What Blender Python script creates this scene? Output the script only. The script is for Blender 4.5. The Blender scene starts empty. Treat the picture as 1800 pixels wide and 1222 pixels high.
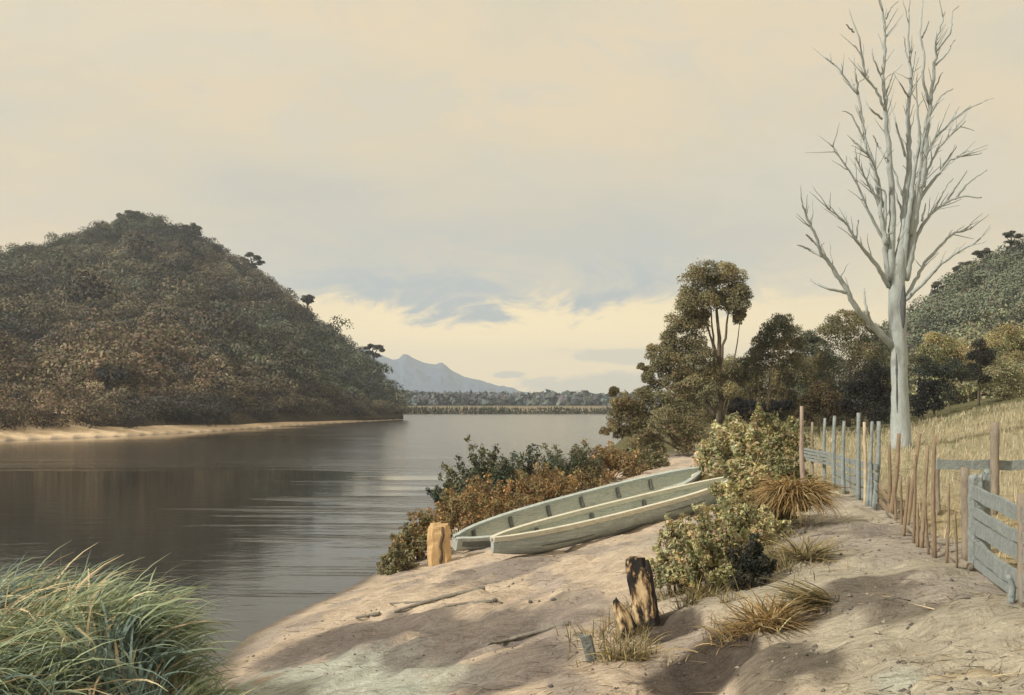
import bpy, math
import numpy as np

# ------------------------------------------------------------------ camera, sky, sun, exposure
W, HT, F, HOR, EYE = 1800.0, 1222.0, 1930.0, 708.0, 3.6     # picture size, focal length in px, horizon row, eye height
scene = bpy.context.scene
COL = scene.collection
cd = bpy.data.cameras.new("camera")
cam = bpy.data.objects.new("camera", cd); COL.objects.link(cam)
cam.location = (0, 0, EYE); cam.rotation_euler = (math.radians(90), 0, 0)
cd.sensor_width = 36.0; cd.lens = 36.0 * F / W
cd.shift_y = (HOR - HT / 2) / W
cd.clip_start = 0.1; cd.clip_end = 20000
scene.camera = cam

scene.view_settings.view_transform = 'Standard'
scene.view_settings.look = 'None'
scene.view_settings.exposure = 0.3
scene.view_settings.gamma = 1.0
cy = scene.cycles
cy.use_denoising = True
cy.max_bounces = 6; cy.diffuse_bounces = 3; cy.glossy_bounces = 3; cy.transmission_bounces = 4
cy.volume_bounces = 1; cy.transparent_max_bounces = 8
cy.caustics_reflective = False; cy.caustics_refractive = False

SUN_EL, SUN_AZ = math.radians(37), math.radians(-118)        # azimuth from +Y towards +X


class NT:
    """small helper for wiring node maths"""
    def __init__(self, tree): self.t = tree; self.n = tree.nodes; self.l = tree.links
    def new(self, typ, **kw):
        n = self.n.new(typ)
        for k, v in kw.items(): setattr(n, k, v)
        return n
    def put(self, sock, v):
        if hasattr(v, 'is_output') or isinstance(v, bpy.types.NodeSocket): self.l.new(v, sock)
        else: sock.default_value = v
    def m(self, op, a, b=0.0, c=None, clamp=False):
        n = self.new('ShaderNodeMath', operation=op); n.use_clamp = clamp
        self.put(n.inputs[0], a); self.put(n.inputs[1], b)
        if c is not None: self.put(n.inputs[2], c)
        return n.outputs[0]
    def ss(self, v, a, b):
        n = self.new('ShaderNodeMapRange', interpolation_type='SMOOTHSTEP')
        self.put(n.inputs['Value'], v); self.put(n.inputs['From Min'], a); self.put(n.inputs['From Max'], b)
        return n.outputs[0]
    def mix(self, f, a, b, mode='MIX'):
        n = self.new('ShaderNodeMix', data_type='RGBA', blend_type=mode)
        self.put(n.inputs['Factor'], f)
        for i, v in ((6, a), (7, b)):
            if isinstance(v, (tuple, list)): v = tuple(v) + ((1.0,) if len(v) == 3 else ())
            self.put(n.inputs[i], v)
        return n.outputs[2]
    def xyz(self, x, y, z):
        n = self.new('ShaderNodeCombineXYZ')
        for i, v in enumerate((x, y, z)): self.put(n.inputs[i], v)
        return n.outputs[0]
    def noise(self, vec, scale=1.0, detail=4.0, rough=0.55, dist=0.0):
        n = self.new('ShaderNodeTexNoise')
        if vec is not None: self.put(n.inputs['Vector'], vec)
        n.inputs['Scale'].default_value = scale; n.inputs['Detail'].default_value = detail
        n.inputs['Roughness'].default_value = rough; n.inputs['Distortion'].default_value = dist
        return n.outputs['Fac']
    def scl(self, vec, s):
        n = self.new('ShaderNodeMapping'); self.put(n.inputs['Vector'], vec)
        n.inputs['Scale'].default_value = s
        return n.outputs[0]


def build_world():
    w = bpy.data.worlds.new("World"); scene.world = w; w.use_nodes = True
    w.node_tree.nodes.clear(); t = NT(w.node_tree)
    out = t.new('ShaderNodeOutputWorld'); bg = t.new('ShaderNodeBackground')
    sky = t.new('ShaderNodeTexSky', sky_type='NISHITA')
    sky.sun_disc = False; sky.sun_elevation = SUN_EL; sky.sun_rotation = SUN_AZ
    sky.air_density = 1.0; sky.dust_density = 2.0
    tc = t.new('ShaderNodeTexCoord'); sp = t.new('ShaderNodeSeparateXYZ'); t.l.new(tc.outputs['Generated'], sp.inputs[0])
    x, y, z = sp.outputs
    az = t.m('ARCTAN2', x, y); el = t.m('ARCSINE', z)
    big = t.noise(t.xyz(t.m('MULTIPLY', az, 2.2), t.m('MULTIPLY', el, 5.0), 3.1), 1.6, 5, 0.55, 0.4)
    fine = t.noise(t.xyz(t.m('MULTIPLY', az, 9.0), t.m('MULTIPLY', el, 20.0), 0.7), 1.2, 8, 0.64, 0.7)
    edge = t.m('ADD', el, t.m('MULTIPLY', t.m('SUBTRACT', fine, 0.5), 0.10))
    # cream overcast with thinner blue-grey patches
    cream = t.mix(t.ss(big, 0.3, 0.7), (0.675, 0.56, 0.385), (0.585, 0.53, 0.405))
    cream = t.mix(t.m('MULTIPLY', t.ss(fine, 0.42, 0.72), 0.6), cream, (0.555, 0.53, 0.445))
    # warm light low over the river
    warm = t.m('MULTIPLY', t.m('SUBTRACT', 1.0, t.ss(el, 0.04, 0.16)), t.m('SUBTRACT', 1.0, t.ss(t.m('ABSOLUTE', t.m('SUBTRACT', az, 0.04)), 0.05, 0.75)))
    cream = t.mix(t.m('MULTIPLY', warm, 0.95), cream, (1.22, 0.96, 0.50))
    # grey-blue cloud deck with a ragged lower edge
    deck = t.m('MULTIPLY', t.ss(edge, 0.078, 0.096), t.m('SUBTRACT', 1.0, t.ss(edge, 0.10, 0.22)))
    azw = t.m('MULTIPLY', t.ss(az, -0.38, -0.12), t.m('SUBTRACT', 1.0, t.ss(az, 0.10, 0.40)))
    deck = t.m('MULTIPLY', deck, azw)
    c = t.mix(t.m('MULTIPLY', t.m('MULTIPLY', deck, t.m('ADD', 0.55, t.m('MULTIPLY', t.ss(fine, 0.32, 0.68), 0.7))), 0.92), cream, (0.405, 0.455, 0.46))
    # small clouds and the pale bank along the horizon
    def puff(a0, e0, ra, re, k):
        nonlocal c
        d = t.m('ADD', t.m('POWER', t.m('DIVIDE', t.m('SUBTRACT', az, a0), ra), 2.0), t.m('POWER', t.m('DIVIDE', t.m('SUBTRACT', el, e0), re), 2.0))
        d = t.m('ADD', d, t.m('MULTIPLY', t.m('SUBTRACT', fine, 0.5), 6.0))
        c = t.mix(t.m('MULTIPLY', t.m('SUBTRACT', 1.0, t.ss(d, 0.45, 1.25)), k), c, (0.58, 0.57, 0.48))
    puff(0.083, 0.043, 0.050, 0.0075, 0.6)
    puff(0.040, 0.047, 0.020, 0.0045, 0.45)
    puff(-0.003, 0.026, 0.017, 0.0034, 0.75)
    puff(0.085, 0.016, 0.085, 0.0105, 0.7)
    puff(0.30, 0.19, 0.14, 0.05, 0.35)
    puff(-0.33, 0.31, 0.2, 0.03, 0.3)
    # open blue only shows faintly through the cloud
    blue = t.new('ShaderNodeMix', data_type='RGBA', blend_type='MULTIPLY'); blue.inputs['Factor'].default_value = 1.0
    t.l.new(sky.outputs[0], blue.inputs[6]); blue.inputs[7].default_value = (0.10, 0.10, 0.10, 1)
    gap = t.m('MULTIPLY', t.ss(big, 0.58, 0.8), 0.22)
    c = t.mix(gap, c, blue.outputs[2])
    t.l.new(c, bg.inputs['Color']); bg.inputs['Strength'].default_value = 1.0
    t.l.new(bg.outputs[0], out.inputs['Surface'])


build_world()
sl = bpy.data.lights.new("sun", 'SUN'); sl.energy = 3.4; sl.angle = math.radians(3.0); sl.color = (1.0, 0.93, 0.80)
sun = bpy.data.objects.new("sun", sl); COL.objects.link(sun)
sdir = np.array([math.sin(SUN_AZ) * math.cos(SUN_EL), math.cos(SUN_AZ) * math.cos(SUN_EL), math.sin(SUN_EL)])
from mathutils import Vector
sun.rotation_euler = Vector(-sdir).to_track_quat('-Z', 'Y').to_euler()
sun.location = (-40, -30, 60)

# ------------------------------------------------------------------ general helpers
rng = np.random.default_rng(7)


def tag(o, label=None, cat=None, group=None, kind=None):
    if label: o['label'] = label
    if cat: o['category'] = cat
    if group: o['group'] = group
    if kind: o['kind'] = kind
    return o


def empty(name, loc, label, cat, group=None):
    o = bpy.data.objects.new(name, None); COL.objects.link(o)
    o.location = tuple(float(v) for v in loc); o.empty_display_size = 0.3
    return tag(o, label, cat, group)


def mesh(name, V, Fc, mat, parent=None, col=None, smooth=False, origin=None):
    """V (n,3) in world space, Fc a list of face arrays (quads or tris)"""
    V = np.asarray(V, dtype=np.float64)
    if not isinstance(Fc, list) or isinstance(Fc[0], tuple): Fc = [np.asarray(Fc)]
    Fc = [np.asarray(f, dtype=np.int32) for f in Fc if len(f)]
    off = np.zeros(3)
    if parent is not None: off = np.array(parent.matrix_world.translation if parent.parent else parent.location)
    elif origin is not None: off = np.asarray(origin, dtype=float)
    me = bpy.data.meshes.new(name)
    me.vertices.add(len(V)); me.vertices.foreach_set('co', (V - off).astype(np.float32).ravel())
    loops = np.concatenate([f.ravel() for f in Fc]); sizes = np.concatenate([np.full(len(f), f.shape[1]) for f in Fc])
    starts = np.concatenate([[0], np.cumsum(sizes)[:-1]])
    me.loops.add(len(loops)); me.loops.foreach_set('vertex_index', loops.astype(np.int32))
    me.polygons.add(len(sizes)); me.polygons.foreach_set('loop_start', starts.astype(np.int32))
    me.polygons.foreach_set('loop_total', sizes.astype(np.int32))
    me.polygons.foreach_set('use_smooth', np.full(len(sizes), bool(smooth)))
    if col is not None:
        a = me.color_attributes.new('Col', 'FLOAT_COLOR', 'POINT')
        c4 = np.ones((len(V), 4), dtype=np.float32); c4[:, :3] = col
        a.data.foreach_set('color', c4.ravel())
    me.update(calc_edges=True); me.validate()
    if mat is not None: me.materials.append(mat)
    o = bpy.data.objects.new(name, me); COL.objects.link(o)
    if parent is not None: o.parent = parent
    else: o.location = tuple(off)
    return o


class MB:
    """collects pieces that become one mesh"""
    def __init__(self): self.V = []; self.Q = []; self.T = []; self.C = []; self.n = 0
    def add(self, V, Q=None, T=None, col=None):
        V = np.asarray(V, dtype=float)
        self.V.append(V)
        if Q is not None and len(Q): self.Q.append(np.asarray(Q) + self.n)
        if T is not None and len(T): self.T.append(np.asarray(T) + self.n)
        self.C.append(np.broadcast_to(np.asarray((0.5, 0.5, 0.5) if col is None else col, dtype=float), V.shape))
        self.n += len(V); return self
    def build(self, name, mat, parent=None, smooth=False, origin=None):
        fs = []
        if self.Q: fs.append(np.concatenate(self.Q))
        if self.T: fs.append(np.concatenate(self.T))
        return mesh(name, np.concatenate(self.V), fs, mat, parent, np.concatenate(self.C), smooth, origin)


def tube(P, R, n=8, jit=0.0, cap=True):
    P = np.asarray(P, dtype=float); R = np.broadcast_to(np.asarray(R, dtype=float), (len(P),))
    T = np.gradient(P, axis=0); T /= np.linalg.norm(T, axis=1)[:, None] + 1e-9
    up = np.array([0.0, 1.0, 0.0]) if abs(T[0, 1]) < 0.8 else np.array([1.0, 0, 0])
    V = []
    for p, r, t in zip(P, R, T):
        a = np.cross(t, up); a /= np.linalg.norm(a) + 1e-9; b = np.cross(t, a)
        th = np.arange(n) * 2 * math.pi / n
        rr = r * (1 + jit * rng.uniform(-1, 1, n))
        V.append(p + (np.cos(th) * rr)[:, None] * a + (np.sin(th) * rr)[:, None] * b)
    V = np.concatenate(V); k = len(P)
    i = np.arange(k - 1)[:, None] * n; j = np.arange(n)[None, :]; j2 = (j + 1) % n
    Q = np.stack([i + j, i + j2, i + n + j2, i + n + j], axis=-1).reshape(-1, 4)
    Tt = []
    if cap:
        V = np.concatenate([V, [P[0]], [P[-1]]])
        for a in range(n):
            Tt.append((k * n, (a + 1) % n, a)); Tt.append((k * n + 1, (k - 1) * n + a, (k - 1) * n + (a + 1) % n))
    return V, Q, (np.array(Tt) if cap else None)


def resample(P, m):
    P = np.asarray(P, dtype=float); d = np.concatenate([[0], np.cumsum(np.linalg.norm(np.diff(P, axis=0), axis=1))])
    s = np.linspace(0, d[-1], m)
    return np.stack([np.interp(s, d, P[:, k]) for k in range(P.shape[1])], axis=1)


def vnoise(x, y, seed=0):
    """smooth value noise"""
    xi = np.floor(x).astype(np.int64); yi = np.floor(y).astype(np.int64); fx = x - xi; fy = y - yi
    fx = fx * fx * (3 - 2 * fx); fy = fy * fy * (3 - 2 * fy)
    def h(a, b):
        n = (a * 374761393 + b * 668265263 + seed * 974634777) & 0x7fffffff
        n = ((n ^ (n >> 13)) * 1274126177) & 0x7fffffff
        return ((n ^ (n >> 16)) & 0xffff) / 65535.0
    return (h(xi, yi) * (1 - fx) + h(xi + 1, yi) * fx) * (1 - fy) + (h(xi, yi + 1) * (1 - fx) + h(xi + 1, yi + 1) * fx) * fy


def fbm(x, y, seed=0, o=4):
    s = 0; a = 0.5; t = 0
    for k in range(o):
        s = s + a * vnoise(x * 2 ** k, y * 2 ** k, seed + k); t += a; a *= 0.5
    return s / t


def sstep(v, a, b):
    t = np.clip((v - a) / (b - a), 0, 1); return t * t * (3 - 2 * t)


def unit(v): return v / (np.linalg.norm(v, axis=-1, keepdims=True) + 1e-9)


# ------------------------------------------------------------------ terrain
SY = np.array([-60, 0, 13.5, 15.7, 17.1, 18.9, 20.9, 23, 29, 36, 50, 60, 75, 112, 188, 316, 370, 900])
SX = np.array([-4.2, -4.2, -3.9, -4.05, -4.05, -3.75, -3.25, -2.9, -2.3, -1.4, 1.2, 3.4, 6.4, 11.2, 20, 34, 42, 105])
LY = np.array([-60, 0, 60, 104, 116, 142, 183, 222, 234, 246, 300, 420, 900])
LX = np.array([-75, -72, -60, -48, -42, -37, -32, -25, -22.5, -27, -62, -110, -260])
PS = np.array([-60, -6, 0, 1, 3, 5.5, 7.5, 9, 10.5, 16, 100, 3000])
PZ = np.array([-2.2, -1.6, 0, .24, .64, 1.12, 1.52, 1.86, 2.03, 2.08, 2.3, 2.6])


def ground(x, y):
    x = np.asarray(x, dtype=float); y = np.asarray(y, dtype=float)
    s = x - np.interp(y, SY, SX)
    k = np.interp(y, [12, 22], [1.32, 1.0])
    s = np.where(s > 0, s * k, s)
    near = 1 - sstep(y, 60, 160)
    s = s + near * 0.35 * (fbm(x * 0.9, y * 0.9, 5) - 0.5) * np.clip(s + .3, 0, 1)
    z = np.interp(s, PS, PZ)
    # hillside rising on the right
    z = z + 0.20 * np.clip(x - np.maximum(13.5, .33 * y), 0, 19) * sstep(y, 24, 55) * (1 - sstep(y, 250, 350))
    # left bank beach, far bank, grassy point in the left foreground
    zl = np.clip(0.2 * (np.interp(y, LY, LX) - x), -2.2, 2.0)
    zf = -2.2 + 4.4 * sstep(y + 2.5 * (fbm(x * 0.03, x * 0 + .5, 3) - .5), 358, 367)
    e = np.sqrt(((x + 6.9) / 4.4) ** 2 + ((y - 10.6) / 2.7) ** 2)
    zp = -2.2 + 3.38 * (1 - sstep(e, 0.70, 1.16))
    z = np.maximum(np.maximum(z, zl), np.maximum(zf, zp))
    # eroded hollow in the bank, and the small mounds
    z = z - 0.34 * np.exp(-(((x - 1.55) / .42) ** 2 + ((y - 8.9) / .8) ** 2))
    z = z - near * sstep(z, 0.1, 0.6) * 0.10 * sstep(1 - np.abs(2 * fbm(x * .55 + .35 * y, y * 1.5 - .5 * x, 121, 3) - 1), .72, .98)
    z = z + near * sstep(z, 0.1, 0.6) * (0.16 * (fbm(x * 1.1, y * 1.1, 11) - .5) + 0.07 * (fbm(x * 4.5, y * 4.5, 21, 3) - .5))
    return z


def RG(px, py):
    """where the line of sight through a picture point meets the ground"""
    d = np.concatenate([np.arange(5, 60, 0.02), np.arange(60, 500, 0.25)])
    g = ground((px - 900) / F * d, d); r = EYE + (HOR - py) / F * d
    i = np.argmax(r < g)
    d = d[i]; x = (px - 900) / F * d
    return np.array([x, d, float(ground(x, d))])


def P3(px, py, d): return np.array([(px - 900) / F * d, d, EYE + (HOR - py) / F * d])


def GD(px, d):
    x = (px - 900) / F * d
    return np.array([x, d, float(ground(x, d))])


# ------------------------------------------------------------------ materials
def mat_new(name):
    m = bpy.data.materials.new(name); m.use_nodes = True; m.node_tree.nodes.clear()
    return m, NT(m.node_tree)


def finish(t, color, rough=0.85, bump=None, bstr=0.3, bdist=0.02, spec=0.2, translucent=0.0):
    out = t.new('ShaderNodeOutputMaterial'); b = t.new('ShaderNodeBsdfPrincipled')
    t.put(b.inputs['Base Color'], color if not isinstance(color, tuple) else color + (1.0,))
    t.put(b.inputs['Roughness'], rough); b.inputs['Specular IOR Level'].default_value = spec
    if bump is not None:
        bn = t.new('ShaderNodeBump'); bn.inputs['Strength'].default_value = bstr; bn.inputs['Distance'].default_value = bdist
        t.l.new(bump, bn.inputs['Height']); t.l.new(bn.outputs[0], b.inputs['Normal'])
    sh = b.outputs[0]
    if translucent:
        tr = t.new('ShaderNodeBsdfTranslucent'); t.put(tr.inputs['Color'], color)
        mx = t.new('ShaderNodeMixShader'); mx.inputs[0].default_value = translucent
        t.l.new(sh, mx.inputs[1]); t.l.new(tr.outputs[0], mx.inputs[2]); sh = mx.outputs[0]
    t.l.new(sh, out.inputs['Surface'])


def attr_col(t):
    a = t.new('ShaderNodeAttribute'); a.attribute_name = 'Col'; return a.outputs['Color']


def foliage_mat(name, translucent=0.25, var=0.25):
    m, t = mat_new(name)
    tc = t.new('ShaderNodeTexCoord')
    n = t.noise(tc.outputs['Object'], 3.0, 3)
    c = t.mix(t.m('MULTIPLY', n, var), attr_col(t), (0.0, 0.0, 0.0), 'MIX')
    finish(t, c, 0.7, spec=0.15, translucent=translucent)
    return m


def ground_mat(name):
    m, t = mat_new(name)
    tc = t.new('ShaderNodeTexCoord'); ob = tc.outputs['Object']
    n1 = t.noise(t.scl(ob, (1.0, 1.0, 1.0)), 1.3, 6, 0.62, 0.3)
    n2 = t.noise(t.scl(ob, (1.0, 3.2, 1.0)), 5.0, 6, 0.65, 0.6)
    n3 = t.noise(ob, 38.0, 4, 0.7)
    c = attr_col(t)
    n4 = t.noise(t.scl(ob, (1.0, 2.2, 1.0)), 14.0, 5, 0.7, 0.4)
    c = t.mix(t.ss(n1, 0.40, 0.70), c, (0.80, 0.79, 0.79), 'MULTIPLY')
    c = t.mix(t.m('MULTIPLY', t.ss(n2, 0.50, 0.64), 0.7), c, (0.68, 0.65, 0.64), 'MULTIPLY')
    c = t.mix(t.m('MULTIPLY', t.ss(n2, 0.46, 0.32), 0.8), c, (1.28, 1.26, 1.22), 'MULTIPLY')
    c = t.mix(t.m('MULTIPLY', t.ss(n4, 0.53, 0.66), 0.7), c, (0.66, 0.64, 0.62), 'MULTIPLY')
    c = t.mix(t.m('MULTIPLY', t.ss(n3, 0.58, 0.70), 0.7), c, (0.55, 0.52, 0.50), 'MULTIPLY')
    c = t.mix(t.m('MULTIPLY', t.ss(n3, 0.42, 0.30), 0.7), c, (1.3, 1.28, 1.25), 'MULTIPLY')
    h = t.m('ADD', t.m('ADD', t.m('MULTIPLY', n2, 0.7), t.m('MULTIPLY', n4, 0.4)), t.m('MULTIPLY', n3, 0.25))
    finish(t, c, 0.95, h, 1.0, 0.09, 0.1)
    return m


def wood_mat(name, a, b, scale=(6, 6, 0.8), dark=(0.05, 0.045, 0.04), dk=0.5, rough=0.85, rot=None):
    m, t = mat_new(name)
    tc = t.new('ShaderNodeTexCoord'); ob = tc.outputs['Object']
    if rot:
        rt_ = t.new('ShaderNodeVectorRotate', rotation_type='Z_AXIS'); t.l.new(ob, rt_.inputs['Vector']); rt_.inputs['Angle'].default_value = rot; ob = rt_.outputs[0]
    v = t.scl(ob, scale)
    n = t.noise(v, 3.0, 6, 0.65, 0.8); n2 = t.noise(v, 9.0, 4, 0.7, 0.2); n3 = t.noise(tc.outputs['Object'], 1.7, 4)
    c = t.mix(t.ss(n, 0.3, 0.7), a, b)
    c = t.mix(t.m('MULTIPLY', t.ss(n2, 0.52, 0.68), dk), c, dark)
    c = t.mix(t.m('MULTIPLY', t.ss(n3, 0.55, 0.75), 0.35), c, dark)
    finish(t, c, rough, t.m('ADD', n, t.m('MULTIPLY', n2, .5)), 0.5, 0.03, 0.2)
    return m


def bark_attr_mat(name):
    m, t = mat_new(name)
    tc = t.new('ShaderNodeTexCoord'); v = t.scl(tc.outputs['Object'], (5, 5, 0.6))
    n = t.noise(v, 2.0, 5, 0.6, 0.5)
    c = t.mix(t.m('MULTIPLY', t.ss(n, 0.4, 0.7), 0.6), attr_col(t), (0.06, 0.05, 0.04))
    finish(t, c, 0.9, n, 0.5, 0.03, 0.1)
    return m


M_LEAF = foliage_mat('foliage')
M_FAR = foliage_mat('forest_foliage', 0.1, 0.2)
M_GRASS = foliage_mat('grass_blades', 0.3, 0.25)
M_GROUND = ground_mat('bank_earth')
M_BARK = bark_attr_mat('bark')
M_DEAD = wood_mat('bleached_dead_wood', (0.44, 0.48, 0.48), (0.33, 0.37, 0.375), (5, 5, 0.5), (0.16, 0.17, 0.18), 0.6)
M_DEADDARK = wood_mat('dark_hollow_wood', (0.13, 0.14, 0.15), (0.085, 0.09, 0.10), (5, 5, 0.5))
M_BLUEWOOD = wood_mat('blue_grey_weathered_wood', (0.30, 0.335, 0.335), (0.21, 0.24, 0.245), (4, 4, 4), (0.10, 0.105, 0.11), 0.5)
M_BROWNWOOD = wood_mat('brown_stake_wood', (0.32, 0.245, 0.17), (0.22, 0.165, 0.115), (7, 7, 1.2), (0.07, 0.05, 0.035), 0.5)
M_GREYWOOD = wood_mat('grey_brown_post_wood', (0.33, 0.28, 0.225), (0.23, 0.20, 0.165), (7, 7, 1.2), (0.07, 0.06, 0.05), 0.5)
M_PINKWOOD = wood_mat('pinkish_pole_wood', (0.42, 0.345, 0.29), (0.34, 0.26, 0.22), (7, 7, 1.2), (0.10, 0.08, 0.075), 0.5)
M_PALEWOOD = wood_mat('pale_stake_wood', (0.60, 0.52, 0.38), (0.48, 0.40, 0.28), (7, 7, 1.2), (0.2, 0.16, 0.12), 0.4)
M_CANOE = wood_mat('canoe_weathered_boards', (0.54, 0.585, 0.55), (0.36, 0.415, 0.405), (0.35, 9, 9), (0.17, 0.185, 0.175), 0.8, .85, -.62)
M_CANOEIN = wood_mat('canoe_inside_wood', (0.60, 0.615, 0.53), (0.44, 0.485, 0.44), (0.35, 9, 9), (0.19, 0.20, 0.185), 0.75, .85, -.62)
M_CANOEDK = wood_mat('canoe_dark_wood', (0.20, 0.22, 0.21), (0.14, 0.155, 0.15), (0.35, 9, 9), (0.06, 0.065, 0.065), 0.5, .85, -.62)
M_GUN = wood_mat('canoe_gunwale_wood', (0.74, 0.70, 0.56), (0.58, 0.57, 0.48), (0.5, 9, 9), (0.25, 0.25, 0.22), 0.7, .85, -.62)
M_STUMP = wood_mat('orange_split_wood', (0.68, 0.48, 0.26), (0.52, 0.35, 0.18), (8, 8, 0.9), (0.22, 0.145, 0.08), 0.6)
M_CRACK = wood_mat('dark_crack_wood', (0.15, 0.11, 0.08), (0.10, 0.07, 0.05))
M_STONE = wood_mat('grey_stone', (0.16, 0.15, 0.145), (0.10, 0.095, 0.095), (8, 8, 8))
M_STICK = wood_mat('grey_driftwood', (0.27, 0.25, 0.21), (0.19, 0.18, 0.155), (4, 4, 4))


def charred_mat():
    m, t = mat_new('charred_split_wood')
    tc = t.new('ShaderNodeTexCoord'); ob = tc.outputs['Object']
    g = t.noise(t.scl(ob, (14, 14, 2)), 2.0, 5, 0.6, 0.4)
    c = t.mix(t.ss(g, 0.35, 0.7), (0.70, 0.56, 0.36), (0.55, 0.40, 0.22))
    cn = t.m('ADD', t.noise(t.scl(ob, (5.5, 5.5, 2.6)), 1.25, 5, 0.62, 0.6), t.m('MULTIPLY', t.m('SUBTRACT', g, 0.5), 0.10))
    c = t.mix(t.ss(cn, 0.37, 0.47), c, (0.30, 0.20, 0.11))
    c = t.mix(t.ss(cn, 0.44, 0.52), c, (0.026, 0.023, 0.022))
    finish(t, c, 0.85, g, 0.5, 0.02, 0.2)
    return m


M_CHAR = charred_mat()


def water_mat():
    m, t = mat_new('river_water')
    tc = t.new('ShaderNodeTexCoord'); ob = tc.outputs['Object']
    sp = t.new('ShaderNodeSeparateXYZ'); t.l.new(ob, sp.inputs[0]); X, Y = sp.outputs[0], sp.outputs[1]
    patch = t.noise(t.scl(ob, (0.02, 0.11, 1)), 1.0, 6, 0.66, 0.8)       # wind-ruffled bands
    streak = t.noise(t.scl(ob, (0.045, 0.42, 1)), 1.0, 5, 0.65, 0.6)
    pn = t.m('MULTIPLY', t.m('SUBTRACT', t.m('ADD', t.m('MULTIPLY', patch, 0.6), t.m('MULTIPLY', streak, 0.4)), 0.5), 5.0)
    u = t.m('DIVIDE', X, t.m('MAXIMUM', Y, 1.0))                          # open reach in the lee of the right bank
    reach = t.ss(t.m('ADD', t.m('ADD', t.m('MULTIPLY', X, 0.06), t.m('MULTIPLY', Y, 0.016)), pn), 0.15, 1.1)
    band = t.m('MULTIPLY', t.ss(t.m('ADD', Y, t.m('MULTIPLY', pn, 14.0)), 58.0, 70.0), t.m('SUBTRACT', 1.0, t.ss(t.m('ADD', Y, t.m('MULTIPLY', pn, 10.0)), 92.0, 112.0)))
    mask = t.m('MAXIMUM', reach, t.m('MULTIPLY', band, 0.55))
    r1 = t.noise(t.scl(ob, (0.5, 1.3, 1)), 1.0, 4, 0.6, 0.4)
    r2 = t.noise(t.scl(ob, (2.6, 5.5, 1)), 1.0, 4, 0.6, 0.3)
    h = t.m('ADD', t.m('MULTIPLY', r1, t.m('ADD', 0.05, t.m('MULTIPLY', mask, 0.38))), t.m('MULTIPLY', r2, t.m('ADD', 0.016, t.m('MULTIPLY', mask, 0.22))))
    h = t.m('MULTIPLY', h, t.m('MINIMUM', 1.0, t.m('MAXIMUM', 0.10, t.m('POWER', t.m('DIVIDE', 42.0, t.m('MAXIMUM', Y, 1.0)), 1.6))))
    out = t.new('ShaderNodeOutputMaterial'); b = t.new('ShaderNodeBsdfPrincipled')
    b.inputs['Base Color'].default_value = (0.016, 0.015, 0.014, 1)
    t.put(b.inputs['Roughness'], t.m('ADD', 0.06, t.m('MULTIPLY', mask, 0.10)))
    b.inputs['IOR'].default_value = 1.33; b.inputs['Specular IOR Level'].default_value = 0.5
    bn = t.new('ShaderNodeBump'); bn.inputs['Strength'].default_value = 0.55; bn.inputs['Distance'].default_value = 0.30
    t.l.new(h, bn.inputs['Height']); t.l.new(bn.outputs[0], b.inputs['Normal'])
    t.l.new(b.outputs[0], out.inputs['Surface'])
    return m


M_WATER = water_mat()

# ------------------------------------------------------------------ ground sheet
def lin(r, g, b):
    f = lambda c: (c / 255 / 12.92) if c < 10 else ((c / 255 + .055) / 1.055) ** 2.4
    return np.array([f(r), f(g), f(b)])


SAND = np.array([0.66, 0.55, 0.435]); ASH = np.array([0.40, 0.355, 0.335]); PATHC = np.array([0.56, 0.515, 0.415])
KHAKI = np.array([0.46, 0.41, 0.275]); WET_SHADE = np.array([0.17, 0.15, 0.125]); DARK = np.array([0.075, 0.062, 0.055])
OLIVE = np.array([0.17, 0.165, 0.085]); PALE = np.array([0.56, 0.61, 0.54]); STRAW = np.array([0.62, 0.50, 0.31])


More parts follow.
